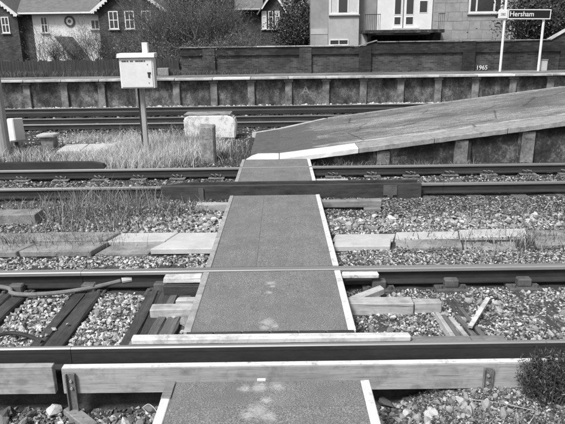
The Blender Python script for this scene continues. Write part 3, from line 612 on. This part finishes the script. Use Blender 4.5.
def barge(parent, p, q, y, w=.22, teeth=8):
    p = Vector((p[0], 0, p[1])); q = Vector((q[0], 0, q[1])); d = q - p; n_ = Vector((-d.z, 0, d.x)).normalized()
    if n_.z > 0: n_ = -n_
    mb = MB(); a = [p, q, q + n_ * w, p + n_ * w]; mb.prism([(v.x, y - .06, v.z) for v in a], (0, .055, 0)); o = obj('bargeboard', mb, 'paint', parent)
    mb = MB()
    for k in range(teeth):
        s0 = p + d * (k / teeth) + n_ * w; s1 = p + d * ((k + .75) / teeth) + n_ * w; mid = (s0 + s1) / 2 + n_ * w * .55; mb.prism([(v.x, y - .055, v.z) for v in (s0, s1, mid)], (0, .045, 0))
    obj('scallop', mb, 'paint', o); return o
def gable(parent, x0, x1, xa, z0, ze, za, y, depth, mat):
    mb = MB(); mb.prism([(x0, y, z0), (x1, y, z0), (x1, y, ze), (xa, y, za), (x0, y, ze)], (0, depth, 0)); obj('wall', mb, mat, parent)
    for a, zz in ((x0 - .25, ze - .2), (x1 + .25, ze - .2)):
        mb = MB(); mb.prism([(a, y - .25, zz), (xa, y - .25, za + .1), (xa, y - .25, za + .24), (a, y - .25, zz + .14)], (0, depth + .3, 0)); obj('roof', mb, 'tiles', parent)
# left: brick gable, white recess, brick gable
t = thing('brick_house', 'brick house end with white scalloped gable edge, far left', 'house', (-22, 46, .9))
gable(t, -25.5, -19.35, -22.4, .9, 4.95, 7.5, 44, 8, 'house_brick'); barge(t, (-22.4, 7.62), (-19.15, 4.88), 43.74, .2, 16); windowp(t, -20.55, -19.98, 3.62, 4.76, 44, 2, 2, .07)
t = thing('white_house', 'white rendered house with a round target shaped window', 'house', (-16, 47, .9))
obj('wall', MB().box((-18.42, 44.4, .9), (-13.26, 50, 5.0)), 'render', t); obj('side_wall', MB().box((-19.34, 44.5, .9), (-18.43, 50, 4.99)), 'house_brick', t)
mb = MB(); mb.prism([(-19.33, 43.95, 4.98), (-19.33, 49, 10), (-19.33, 49.2, 9.9), (-19.33, 44.1, 4.88)], (5.95, 0, 0)); obj('roof', mb, 'tiles', t)
obj('gutter', MB().box((-19.3, 43.86, 4.90), (-13.3, 43.945, 5.02), .02), 'paint', t)
windowp(t, -17.82, -17.3, 3.6, 4.74, 44.4, 2, 2, .06); windowp(t, -14.1, -13.45, 3.8, 4.5, 44.4, 2, 1, .06)
def ring(cx, cz, y, r0, r1, mat, name, parent, th=.06, seg=28):
    mb = MB(); b_ = mb.bm; rg = []
    for r_, yy in ((r0, y), (r0, y - th), (r1, y - th), (r1, y)): rg.append([b_.verts.new((cx + r_ * math.cos(k * 2 * math.pi / seg), yy, cz + r_ * math.sin(k * 2 * math.pi / seg))) for k in range(seg)])
    for A, B in zip(rg, rg[1:]):
        for k in range(seg): b_.faces.new((A[k], A[(k + 1) % seg], B[(k + 1) % seg], B[k]))
    return obj(name, mb, mat, parent)
w = ring(-15.65, 4.40, 44.39, .27, .39, 'iron', 'round_window', t); ring(-15.65, 4.40, 44.39, .12, .265, 'paint', 'inner_ring', w, .045); obj('pane', MB().tube([(-15.65, 44.395, 4.40), (-15.65, 44.36, 4.40)], .12, 20), 'glass', w)
mb = MB(); mb.prism([(-16.5, 43.2, 3.32), (-15.55, 43.2, 3.3), (-14.2, 43.2, 1.4), (-15.15, 43.2, 1.4)], (0, 1.19, 0)); obj('porch_roof', mb, 'tiles', t)
t = thing('brick_house', 'brick gabled house with three white windows behind bare bushes', 'house', (-11, 46, .9))
gable(t, -13.25, -8.5, -10.95, .9, 5.05, 7.0, 43.6, 8, 'house_brick'); barge(t, (-10.95, 7.15), (-13.75, 5.0), 43.34, .2, 14); barge(t, (-10.95, 7.15), (-8.2, 5.05), 43.34, .2, 14)
for k, (a, b) in enumerate(((-12.5, -11.8), (-11.33, -10.63), (-10.1, -9.4))): windowp(t, a, b, 3.78, 5.03, 43.6, 2, 2, .07)
# middle small gable
t = thing('brick_house', 'small dark brick house with tall narrow white windows, centre', 'house', (-1, 44, .9))
gable(t, -1.33, .45, -.42, .9, 4.72, 6.1, 42, 6, 'house_brick'); barge(t, (-.42, 6.25), (-1.30, 4.95), 41.74, .09, 1); barge(t, (-.42, 6.25), (.55, 4.6), 41.74, .1, 1)
for k in range(3): windowp(t, -1.28 + k * .46, -1.28 + k * .46 + .34, 3.6, 4.8, 42, 1, 3, .05, [(-1.27 + k * .46, -1.28 + k * .46 + .33)] if k != 1 else None)
obj('wing_wall', MB().box((-2.9, 42.6, .9), (-1.335, 47, 4.9)), 'house_brick', t); mb = MB(); mb.prism([(-3.2, 42.1, 4.95), (-3.2, 46, 9), (-3.2, 46.2, 8.9), (-3.2, 42.25, 4.85)], (2.0, 0, 0)); obj('roof', mb, 'tiles', t)
obj('gutter', MB().box((-3.2, 42.0, 4.88), (-1.22, 42.09, 4.98), .02), 'pale_light', t)
# pale house on the right
t = thing('pale_house', 'pale block house with bay window, balcony and white double doors', 'house', (8, 41, .9))
H = 38.0
obj('wall', MB().box((1.98, H + .3, .9), (3.08, 45, 9)), 'dim', t); obj('ledge', MB().box((1.97, H + .2, 3.12), (3.07, H + .298, 3.45)), 'pale_light', t); obj('lower_wall', MB().box((1.97, H + .22, .9), (3.07, H + .297, 3.11)), 'pale', t)
obj('bay_wall', MB().box((3.09, H - .3, .9), (5.0, 45, 9)), 'pale_light', t)
w = windowp(t, 3.11, 4.97, 4.28, 6.2, H - .3, 1, 1, .11, [(3.25, 3.62), (4.32, 4.85)]); obj('mullion', MB().box((3.62, H - .345, 4.40), (3.70, H - .302, 6.08)).box((4.25, H - .345, 4.40), (4.33, H - .302, 6.08)), 'paint', w)
windowp(t, 3.14, 4.36, 2.42, 2.78, H - .3, 2, 1, .06)
obj('recess_wall', MB().box((5.01, H + .35, 3.05), (6.19, 45, 9)), 'dim', t)
mb = MB(); mb.prism([(5.01, H + .02, .9), (6.1, H + .02, .9), (5.95, H + .02, 2.45), (5.45, H + .02, 3.09), (5.01, H + .02, 3.09)], (0, .32, 0)); obj('lower_wall', mb, 'pale_light', t)  # slanting edge cut to the shape of the balcony's shadow
obj('door_wall', MB().box((6.2, H + .4, 3.05), (9.8, 45, 9)), 'pale', t)
dz = 3.32
d1 = obj('door', MB().box((6.25, H + .3, dz), (7.88, H + .398, 6.3), .01), 'paint', t); d2 = obj('door', MB().box((7.97, H + .3, dz), (9.77, H + .398, 6.3), .01), 'paint', t)
for d_, gl in ((d1, ((7.36, 7.74, 4.28, 5.9), (7.36, 7.74, 3.66, 4.10))), (d2, ((8.10, 8.54, 4.28, 5.9), (8.10, 8.54, 3.66, 4.10), (8.95, 9.42, 4.38, 5.06)))):
    for a, b, c, e in gl:
        obj('door_pane', MB().box((a, H + .288, c), (b, H + .299, e)), 'glass', d_); obj('pane_frame', MB().box((a - .04, H + .28, c - .04), (a - .001, H + .299, e + .04)).box((b + .001, H + .28, c - .04), (b + .04, H + .299, e + .04)).box((a, H + .28, c - .04), (b, H + .299, c - .001)).box((a, H + .28, e + .001), (b, H + .299, e + .04)), 'paint', d_)
obj('door_step', MB().box((7.25, H - .1, 3.305), (8.9, H + .295, 3.43), .01), 'concrete', t)
bal = obj('balcony', MB().box((5.25, H - 1.1, 3.10), (10.25, H + .29, 3.30), .01), 'soot', t)
obj('bracket', MB().prism([(5.6, H - .9, 3.098), (5.6, H + .29, 3.098), (5.6, H + .29, 2.2)], (.15, 0, 0)).prism([(9.7, H - .9, 3.098), (9.7, H + .29, 3.098), (9.7, H + .29, 2.2)], (.15, 0, 0)), 'dark', bal)
mb = MB()
for k in range(9): mb.tube([(5.3 + k * .115, H - 1.03, 3.3), (5.3 + k * .115, H - 1.03, 4.2)], .012, 5)
for k in range(4): mb.tube([(9.85 + k * .115, H - 1.03, 3.3), (9.85 + k * .115, H - 1.03, 4.2)], .012, 5)
mb.box((5.27, H - 1.05, 4.2), (6.25, H - 1.0, 4.24)).box((9.83, H - 1.05, 4.2), (10.24, H - 1.0, 4.24)); obj('railing', mb, 'dark', bal)
obj('core_wall', MB().box((9.81, H + .05, 3.05), (15.2, 45, 9)), 'dim', t); obj('core_wall', MB().box((10.6, H + .05, .9), (15.2, 45, 3.049)), 'dim', t); obj('balcony_shade_wall', MB().box((5.02, 43, .9), (10.59, 45, 3.04)), 'soot', t)  # last wall: dark back of a void made for the shade under the balcony
bl = {}
z = 1.6; r_ = 0
while z < 6.2:
    h = .55; x0_ = 9.815 if z > 2.9 else 10.3 + (.25 if z < 2 else 0); x = x0_ - (r_ % 2) * .35
    while x < 15.2:
        w_ = random.choice((.7, .9, 1.05)); a = max(x, x0_); b = min(x + w_, 15.2)
        if b - a > .1:
            for (c, e) in ((a, b),):
                if not (z + h > 4.24 and e > 11.95 and c < 14.14): obj('wall_block', MB().box((c + .006, H - .02 + random.uniform(-.008, .008), z + .006), (e - .006, H + .049, z + h - .006), .006), 'pale', t)
                else:
                    for s0, s1 in ((c, min(e, 11.95)), (max(c, 14.14), e)):
                        if s1 - s0 > .08: obj('wall_block', MB().box((s0 + .006, H - .02, z + .006), (s1 - .006, H + .049, z + h - .006), .006), 'pale', t)
        x += w_
    z += h; r_ += 1
obj('wall_block', MB().box((11.956, H - .02, 3.806), (14.134, H + .048, 4.235), .006), 'pale', t)
w = windowp(t, 11.97, 14.12, 4.25, 6.3, H - .0, 1, 1, .12); obj('mullion', MB().box((12.42, H - .045, 4.38), (12.52, H - .002, 6.17)).box((13.55, H - .045, 4.38), (13.66, H - .002, 6.17)), 'paint', w)
for x in (14.75, 15.0): obj('drainpipe', MB().tube([(x, H - .08, .9), (x, H - .08, 8)], .045, 8), 'concrete', t)

# ---------------------------------------------------------------- vegetation
def quads(P, size, aspect=.55, up=0.0):
    n_ = len(P); a = rng.normal(size=(n_, 3)); a[:, 2] += up; a /= np.linalg.norm(a, axis=1, keepdims=True); b = rng.normal(size=(n_, 3)); b -= (a * b).sum(1, keepdims=True) * a; b /= np.linalg.norm(b, axis=1, keepdims=True)
    s = size * rng.uniform(.6, 1.4, (n_, 1)); a = a * s; b = b * s * aspect
    V = np.stack([P - a, P + b, P + a, P - b], 1).reshape(-1, 3); return V, (np.arange(n_)[:, None] * 4 + np.arange(4)[None])
def branchwork(base, h, spread, stems, depth=3, r0=.05, seed=0, up=.8):
    rd = random.Random(seed); mb = MB(); tips = []
    def grow(p, d, L, r, lv):
        pts = [p]; q = p
        for k in range(3):
            d = (d + Vector((rd.uniform(-.22, .22), rd.uniform(-.22, .22), rd.uniform(-.05, .18)))).normalized(); q = q + d * L / 3; pts.append(q)
        mb.tube(pts, [r, r * .85, r * .7, r * .5], 4 if lv else 3, False)
        tips.append(pts[2]); tips.append(pts[3])
        if lv:
            for k in range(rd.choice((3, 4))):
                s = pts[rd.choice((1, 2, 3))]; nd = (d * .6 + Vector((rd.uniform(-1, 1), rd.uniform(-1, 1), rd.uniform(-.1, .9))) * .75).normalized(); grow(s, nd, L * rd.uniform(.5, .75), r * .5, lv - 1)
    for k in range(stems):
        an = rd.uniform(0, 6.28); d = Vector((math.cos(an) * spread, math.sin(an) * spread, up)).normalized(); grow(Vector(base) + Vector((math.cos(an) * .2, math.sin(an) * .2, 0)) * spread, d, h * rd.uniform(.38, .5), r0 * rd.uniform(.6, 1), depth)
    return mb, np.array([t_[:] for t_ in tips])
def shrub(name, label, cat, base, h, spread, stems, leaves, ls, mleaf='twigleaf', mtwig='bark', group=None, depth=3, r0=.05, scat=.35, seed=1, up=.8, part='foliage', asp=.5):
    t = thing(name, label, cat, base, group); mb, tips = branchwork(base, h, spread, stems, depth, r0, seed, up)
    if tips[:, 2].max() > 0: pass
    obj('trunk' if name.endswith('tree') else 'stem', mb, mtwig, t)
    if leaves:
        P = tips[rng.integers(0, len(tips), leaves)] + rng.normal(size=(leaves, 3)) * scat * np.array([1, 1, .8]); P[:, 2] = np.maximum(P[:, 2], base[2] + .02); V, Fq = quads(P, ls, asp); me = npmesh(part, V, Fq, mleaf); obj('crown' if name.endswith('tree') else part, me, None, t)
    return t
G = 'leafless shrubs behind the fence'
# bare shrubs before the white and brick houses
for k, (x, y, h, s, lv, lb) in enumerate((
        (-15.0, 38.0, 3.4, .5, 3800, 'sparse bare bush before the white wall, left of the round window'), (-13.5, 38.2, 2.3, .65, 3800, 'low bare bush below the round window of the white house'),
        (-11.9, 38.0, 3.6, .4, 4200, 'tall sparse bare bush at the right end of the white wall'), (-10.6, 37.5, 2.1, .55, 4500, 'twiggy bush before the leftmost of three gable windows'),
        (-9.0, 37.5, 2.5, .55, 7000, 'dense twiggy bush below the middle of three gable windows'), (-7.9, 37, 3.4, .4, 7500, 'dense twiggy bush covering the right edge of the brick gable'))):
    shrub('shrub', lb, 'shrub', (x, y, .95), h, s, 16, lv, .05, 'twigleaf', 'bark', None, 3, .026, .16, 20 + k, asp=.16)
big = (('tall tangled winter tree right of the white cabinet', -6.0, 33.5, 4.9, .45, 12000), ('dense grey twiggy tree in the middle of the thicket', -4.7, 33, 5.0, .5, 13000), ('dense dark tree left of the small centre house', -3.7, 34, 4.7, .42, 13000), ('broad twiggy tree at the right end of the thicket, above the wall', -2.2, 31.0, 2.5, .7, 10000), ('twiggy tree rising behind the fence end', -6.75, 34.5, 5.0, .36, 3500))
for k, (lb, x, y, h, s, lv) in enumerate(big):
    shrub('thicket_tree', lb, 'tree', (x, y, .95), h, s, 34, lv, .045, 'twigleaf', 'twig', None, 3, .045, .30, 40 + k, 1.0, asp=.2)
for k, (x, y, h, lb) in enumerate(((-6.8, 29, 2.2, 'low dark bush just behind the end of the fence'), (-4.9, 28.6, 2.1, 'low bush hiding the left end of the brick wall'), (-3.2, 28.2, 2.0, 'bush spilling over the brick wall under the thicket'))):
    shrub('shrub', lb, 'shrub', (x, y, .95), h, .8, 16, 5000, .045, 'twigleaf', 'twig', None, 3, .026, .26, 60 + k, asp=.25)
shrub('evergreen_tree', 'dark evergreen tree between the small brick house and pale house', 'tree', (1.35, 40.5, .95), 4.6, .32, 11, 16000, .075, 'leaf', 'bark', None, 3, .07, .32, 81, 1.1)
shrub('bare_tree', 'pale bare tree top beside the corner of the pale house', 'tree', (1.7, 46, .95), 7.5, .3, 5, 1500, .07, 'dry', 'twig', None, 3, .08, .4, 85, 1.1)
shrub('ivy_tree', 'dark ivy covered tree right of the pale house', 'tree', (16.6, 33, .95), 5.2, .5, 12, 22000, .075, 'leaf', 'bark', None, 3, .08, .5, 90)
shrub('ivy_tree', 'dark leafy tree at the right edge, behind the sign', 'tree', (14.3, 31.5, .95), 4.6, .4, 10, 15000, .07, 'leaf', 'bark', None, 3, .07, .4, 91)
shrub('ivy_tree', 'tall dark tree filling the corner beyond the sign', 'tree', (18.5, 37, .95), 7, .55, 12, 20000, .085, 'leaf', 'bark', None, 3, .09, .6, 92)
# far wood as one mass
P = np.stack([rng.uniform(-60, 60, 90000), rng.uniform(58, 66, 90000), 0 * rng.uniform(0, 1, 90000)], 1); P[:, 2] = 1 + rng.uniform(0, 1, 90000) * (9 + 2.5 * np.sin(P[:, 0] * .35) + 1.5 * np.sin(P[:, 0] * .9 + 1)); V, Fq = quads(P, .28)
tag(put('far_wood', npmesh('far_wood', V, Fq, 'leaf')), 'dark far wood behind the houses, seen in gaps between them', 'wood', kind='stuff')

def blades(name, label, pts, h, w, mat, lean=.5):
    n_ = len(pts); P = np.asarray(pts); hh = h * rng.uniform(.45, 1.25, (n_, 1)); an = rng.uniform(0, 6.283, n_); d = np.stack([np.cos(an), np.sin(an), 0 * an], 1); le = lean * rng.uniform(.1, 1, (n_, 1)) * hh
    an2 = rng.uniform(0, 6.283, n_); sd = np.stack([np.cos(an2), np.sin(an2), 0 * an2], 1) * w * .5 * rng.uniform(.6, 1.3, (n_, 1)); up = np.array([0, 0, 1.])
    m1 = P + d * le * .3 + up * hh * .55; tp = P + d * le + up * hh * rng.uniform(.8, 1, (n_, 1))
    V = np.stack([P - sd, P + sd, m1 + sd * .8, m1 - sd * .8, tp + sd * .15, tp - sd * .15], 1).reshape(-1, 3); b = np.arange(n_)[:, None] * 6
    Fq = np.concatenate([b + np.array([[0, 1, 2, 3]]), b + np.array([[3, 2, 4, 5]])]); o = put(name, npmesh(name, V, Fq, mat)); tag(o, label, 'grass', kind='stuff'); return o
def scatter(regs, patch=.5, hole=()):
    out = []
    for cx, cy, rx, ry, n_ in regs:
        p = rng.normal(size=(n_, 2)) * .5; p = p[(np.abs(p) < 1.15).all(1)]; x = cx + p[:, 0] * rx; y = cy + p[:, 1] * ry
        f = np.sin(x * 7.3 + 2 * np.sin(y * 5.1)) * np.sin(y * 8.7 + 2 * np.sin(x * 4.3)) + .6 * np.sin(x * 19 + y * 7) * np.sin(y * 23 - x * 5); k = f > rng.normal(0, .5, len(x)) - 1.2 + patch * 1.6
        for a, b, c, d in hole: k &= ~((x > a) & (x < b) & (y > c) & (y < d))
        x, y = x[k], y[k]; out.append(np.stack([x, y, gz(x, y) - .01], 1))
    return np.concatenate(out)
HOLE = [(-5.25, -3.9, 12.45, 13.65), (-5.8, -5.35, 13.0, 13.7)]
g = scatter([(-3.1, 12.7, 1.3, 1.7, 9000), (-2.2, 13.2, .9, 1.2, 5000), (-4.0, 12.4, 1.0, 1.2, 4500), (-3.2, 11.6, 1.2, .5, 3500), (-1.9, 12.4, .8, .8, 1500), (-4.4, 14.4, 1.5, .6, 2500), (-5.4, 12.2, .9, .6, 1200)], .5, HOLE)
blades('dry_grass', 'pale dry grass round the cabinet post beside the track', g, .25, .0075, 'dry', .9)
g = scatter([(-3.0, 12.8, 1.1, 1.3, 1100), (-2.1, 13.4, .7, .9, 500)], .3, HOLE); blades('dry_stalks', 'tall thin dead stalks standing out of the dry grass', g, .48, .006, 'dry', .5)
g = scatter([(-2.9, 8.05, .75, .45, 2600), (-1.95, 8.0, .8, .4, 1500), (-3.9, 8.3, .4, .25, 300), (-2.6, 7.3, .9, .4, 900), (-3.6, 6.45, 1.3, .35, 1300), (-2.3, 6.5, .6, .25, 350), (-4.5, 5.9, .8, .25, 300)])
blades('weeds', 'tangled weeds growing between the tracks, left of the crossing', g, .21, .006, 'weed', 1.0)
g = scatter([(-2.75, 8.2, .6, .35, 420), (-2.1, 8.15, .5, .3, 220), (-3.1, 7.6, .35, .3, 120)], .3); blades('tall_weeds', 'taller wispy weed stalks in a clump left of the longest panel', g, .42, .006, 'weed', .6)
P = scatter([(-2.9, 8.0, .8, .45, 2400), (-1.95, 8.0, .8, .4, 1500), (-2.4, 7.4, .8, .3, 500)]); P[:, 2] += rng.uniform(.01, .16, len(P)); V, Fq = quads(P, .016)
tag(put('weed_leaves', npmesh('weed_leaves', V, Fq, 'weed')), 'small weed leaves among the stalks left of the crossing', 'weeds', kind='stuff')
g = scatter([(-1.4, 12.5, .9, 1.2, 1600), (-.95, 12.8, .25, 1.1, 700), (-1.9, 11.5, .6, .5, 600), (-6.1, 12.3, .5, .4, 900), (-5.9, 13.2, .5, .4, 600), (2.4, 6.5, .9, .3, 350), (3.7, 6.4, 1, .4, 900), (3.4, 7.6, 1.8, .6, 500), (2.6, 5.9, 1, .3, 200), (1.2, 11.0, 1.2, .15, 250), (3.2, 11.05, 2.2, .12, 400), (1.6, 2.95, .6, .4, 300), (-1.15, 2.95, .3, .3, 60)])
blades('grass', 'scattered dull grass tufts in the ballast and beside the ramp', g, .15, .008, 'grass', .9)
n_ = 5200; P = np.stack([rng.uniform(-14, -4.6, n_), rng.uniform(26.3, 27.1, n_), np.full(n_, 1.15)], 1); blades('dead_stalks', 'dead grey stalks standing along the foot of the fence', P, .30, .012, 'twigleaf', .9)
n_ = 1500; P = np.stack([rng.uniform(-4.6, -1, n_), rng.uniform(26.5, 26.95, n_), np.full(n_, 1.15)], 1); blades('dead_stalks', 'dead stalks at the foot of the brick wall left end', P, .22, .012, 'twigleaf', .8)
t = thing('concrete_stub', 'pale square stone block on the platform by the wall', 'block', (-5.3, 26.4, 1.16)); obj('block', MB().box((-5.55, 26.2, 1.16), (-5.05, 26.6, 1.5), .02), 'stub', t)
t = thing('platform_box', 'small grey box on the platform beside the right sign post', 'box', (11.85, 26.3, 1.16)); obj('box_body', MB().box((11.72, 26.15, 1.16), (11.98, 26.4, 1.62), .01), 'concrete', t); obj('lid', MB().box((11.70, 26.13, 1.622), (12.0, 26.42, 1.66), .006), 'stub', t)
# weeds bush in the foreground right
def bushy(label, base, h, rad, nst, nlf, seed):
    t = thing('weed_bush', label, 'bush', base); rd = random.Random(seed); mb = MB(); P = []
    for k in range(nst):
        an = rd.uniform(0, 6.28); r_ = rad * rd.uniform(.1, 1); hh = h * rd.uniform(.55, 1.0) * (1 - .35 * r_ / rad); b0 = Vector(base) + Vector((math.cos(an) * r_ * .4, math.sin(an) * r_ * .4, 0)); tip = Vector(base) + Vector((math.cos(an) * r_, math.sin(an) * r_ * .8, hh)); mid = (b0 + tip) / 2 + Vector((0, 0, hh * .1))
        pts = spline([b0, mid, tip], 3); mb.tube(pts, [.006 * (1 - .7 * i_ / (len(pts) - 1)) for i_ in range(len(pts))], 4)
        for _ in range(nlf // nst):
            s = rd.uniform(.25, 1) ** .8; q = pts[min(int(s * (len(pts) - 1)), len(pts) - 1)]; P.append((q + Vector((rd.gauss(0, .016), rd.gauss(0, .016), rd.gauss(0, .03))))[:])
    obj('stem', mb, 'bark', t); V, Fq = quads(np.array(P), .015, .2, .8); obj('foliage', npmesh('foliage', V, Fq, 'bush'), None, t); return t
bushy('dark feathery bush growing before the guard board, bottom right', (1.87, 3.45, -.13), .47, .25, 75, 6000, 5)
bushy('taller thin dark weed stem rising above the guard board', (1.72, 3.47, -.13), .49, .05, 8, 900, 6)

# ---------------------------------------------------------------- ballast
FOOT += [(-.7, 9, 11.1, 16.5)]
strew('ballast', 'pale broken stone ballast of the near track', [(-3.6, -.5, 3.98, 5.15, 1700, .014, .030, .0), (-3.8, -.5, 5.36, 6.12, 1500, .012, .026, 0), (.55, 3.6, 3.98, 5.2, 900, .010, .024, .0), (.55, 3.9, 5.36, 6.2, 800, .011, .024, 0), (-5, -.5, 6.8, 8.5, 300, .012, .03, 0), (-1.9, -.5, 6.8, 7.8, 700, .012, .03, 0), (.5, 2.6, 6.8, 7.5, 700, .012, .028, 0), (2.6, 5.2, 6.8, 7.6, 350, .012, .028, 0)], 'stone')
strew('dirty_ballast', 'dark dirty ballast and grit between and beyond the tracks', [(-2.3, .95, 2.3, 3.70, 1500, .012, .03, 0), (.95, 3, 2.3, 3.70, 260, .012, .026, 0), (.6, 2.6, 2.3, 3.70, 9000, .005, .012, 0), (-2.3, -.7, 2.3, 3.6, 3000, .006, .014, 0), (-5, -.5, 6.8, 8.7, 500, .012, .03, 0), (.5, 5.2, 6.8, 8.8, 1300, .010, .024, 0), (1.3, 5, 6.1, 6.85, 900, .007, .017, .045), (-7, 7.5, 9.0, 10.25, 380, .015, .035, 0), (-7.5, 7.5, 10.4, 11.3, 320, .015, .035, 0), (-9, -.8, 11.2, 16.3, 60, .02, .04, 0), (-14, 9, 16.4, 18.6, 70, .025, .05, 0), (-5, -.7, 3.9, 6.2, 350, .012, .026, 0), (.55, 4, 3.98, 6.2, 1500, .009, .022, 0)], 'dark_stone')
strew('rubble', 'white rubble strewn along the foot of the far platform wall', [(-14, 14, 22.9, 23.7, 70, .03, .075, .04), (-10, -7.4, 22.9, 23.6, 70, .03, .08, .05), (3.5, 8, 22.9, 23.7, 120, .03, .07, .06), (-5.5, -3.8, 22.9, 23.6, 90, .03, .08, .05), (-6, -4, 14.2, 15, 60, .02, .05, .02), (-5.2, -1.5, 13.6, 15.2, 30, .02, .05, .02), (-5.2, -3, 13.5, 14.5, 90, .02, .045, .03)], 'white_stone')
strew('grey_rubble', 'grey pebbles among the weeds beyond the longest panel', [(.6, 5, 6.95, 7.6, 110, .02, .05, .01), (-1.9, -.8, 6.85, 7.8, 120, .02, .045, .01), (-4, -1.9, 6.9, 7.6, 40, .02, .04, .0)], 'boulder')
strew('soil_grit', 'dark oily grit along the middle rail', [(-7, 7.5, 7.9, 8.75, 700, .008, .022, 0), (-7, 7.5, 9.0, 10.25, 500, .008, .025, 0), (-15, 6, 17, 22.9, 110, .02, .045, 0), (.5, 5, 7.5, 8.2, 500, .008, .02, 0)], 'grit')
# stones large enough to be picked out one by one: parts of the ground
rocks = []
for k in range(9):
    bv, bf = hullrock(13 + k, .72); b_ = bmesh.new(); vs = [b_.verts.new(p) for p in bv]
    for f in bf: b_.faces.new([vs[i_] for i_ in f])
    bmesh.ops.subdivide_edges(b_, edges=b_.edges[:], cuts=1 if k % 2 else 2, use_grid_fill=True); bmesh.ops.smooth_vert(b_, verts=b_.verts[:], factor=.22, use_axis_x=True, use_axis_y=True, use_axis_z=True)
    for v in b_.verts: v.co += Vector(noise.noise_vector(v.co * 2.6 + Vector((k * 5, 0, 0)))) * .13
    me = bpy.data.meshes.new('stone'); b_.to_mesh(me); b_.free(); me.materials.append(m['boulder'] if k % 3 else m['dull_boulder']); rocks.append(me)
def stones(regs):
    for x0, x1, y0, y1, n_, r0, r1, white in regs:
        for _ in range(n_):
            x, y = random.uniform(x0, x1), random.uniform(y0, y1)
            if any(a < x < b and c < y < d for a, b, c, d in FOOT): continue
            r_ = random.uniform(r0, r1); me = rocks[random.choice((1, 2, 4, 5, 7, 8))] if random.random() < white else rocks[random.choice((0, 3, 6))]
            put('stone', me, ground, (x, y, float(gz(x, y)) + r_ * .35), [random.uniform(0, 6.28) for _ in range(3)], (r_ * random.uniform(.8, 1.3), r_ * random.uniform(.7, 1.1), r_ * random.uniform(.55, .85)))
stones([(-2.1, -.85, 2.75, 3.55, 60, .03, .07, .3), (.64, 1.25, 2.9, 3.55, 40, .022, .042, 1), (1.1, 1.9, 3.3, 3.6, 16, .02, .038, 1), (1.0, 1.5, 3.25, 3.5, 14, .03, .045, 1), (1.5, 2.2, 2.8, 3.5, 10, .02, .035, .7),
        (-2.6, -.9, 4.0, 5.1, 34, .028, .048, .9), (-3.4, -2.2, 4.3, 5.2, 12, .03, .05, .7), (.7, 3.0, 4.1, 5.1, 30, .025, .05, .75), (1.72, 2.1, 4.65, 4.95, 9, .028, .055, .9), (-1.6, -.85, 6.85, 7.6, 16, .035, .06, .8), (.65, 1.6, 6.9, 7.5, 16, .035, .07, .9), (1.6, 4.2, 6.9, 7.8, 20, .03, .055, .5), (-2.6, -1.0, 5.4, 6.05, 18, .025, .042, .9), (.7, 3, 5.4, 6.1, 18, .025, .04, .8)])
for u, v, r_, w in ((12, 412, .07, 0), (30, 416, .05, 0), (3, 416, .075, 0), (55, 408, .058, 1), (25, 421, .045, 1), (150, 409, .055, 0), (388, 403, .07, 0)):
    p = at(u, v, -.26); put('stone', rocks[1 if w else 0], ground, (p.x, p.y, -.27), (random.random() * 6, random.random(), random.random() * 6), (r_ * 1.3, r_, r_ * .75))
for u, v, r_ in ((54, 329, .022), (68, 324, .018), (46, 335, .014), (41, 336, .012)):
    p = at(u, v, .03); put('stone', rocks[2], ground, (p.x, p.y, .03), (0, .3, random.random() * 6), (r_ * 1.3, r_, r_ * .8))
for u, v, r_ in ((175, 318, .045), (185, 322, .05), (179, 312, .03), (188, 315, .03)):
    p = at(u, v, .0); put('stone', rocks[4], ground, (p.x, p.y, .0), (.2, .3, random.random() * 6), (r_ * 1.2, r_, r_ * .7))
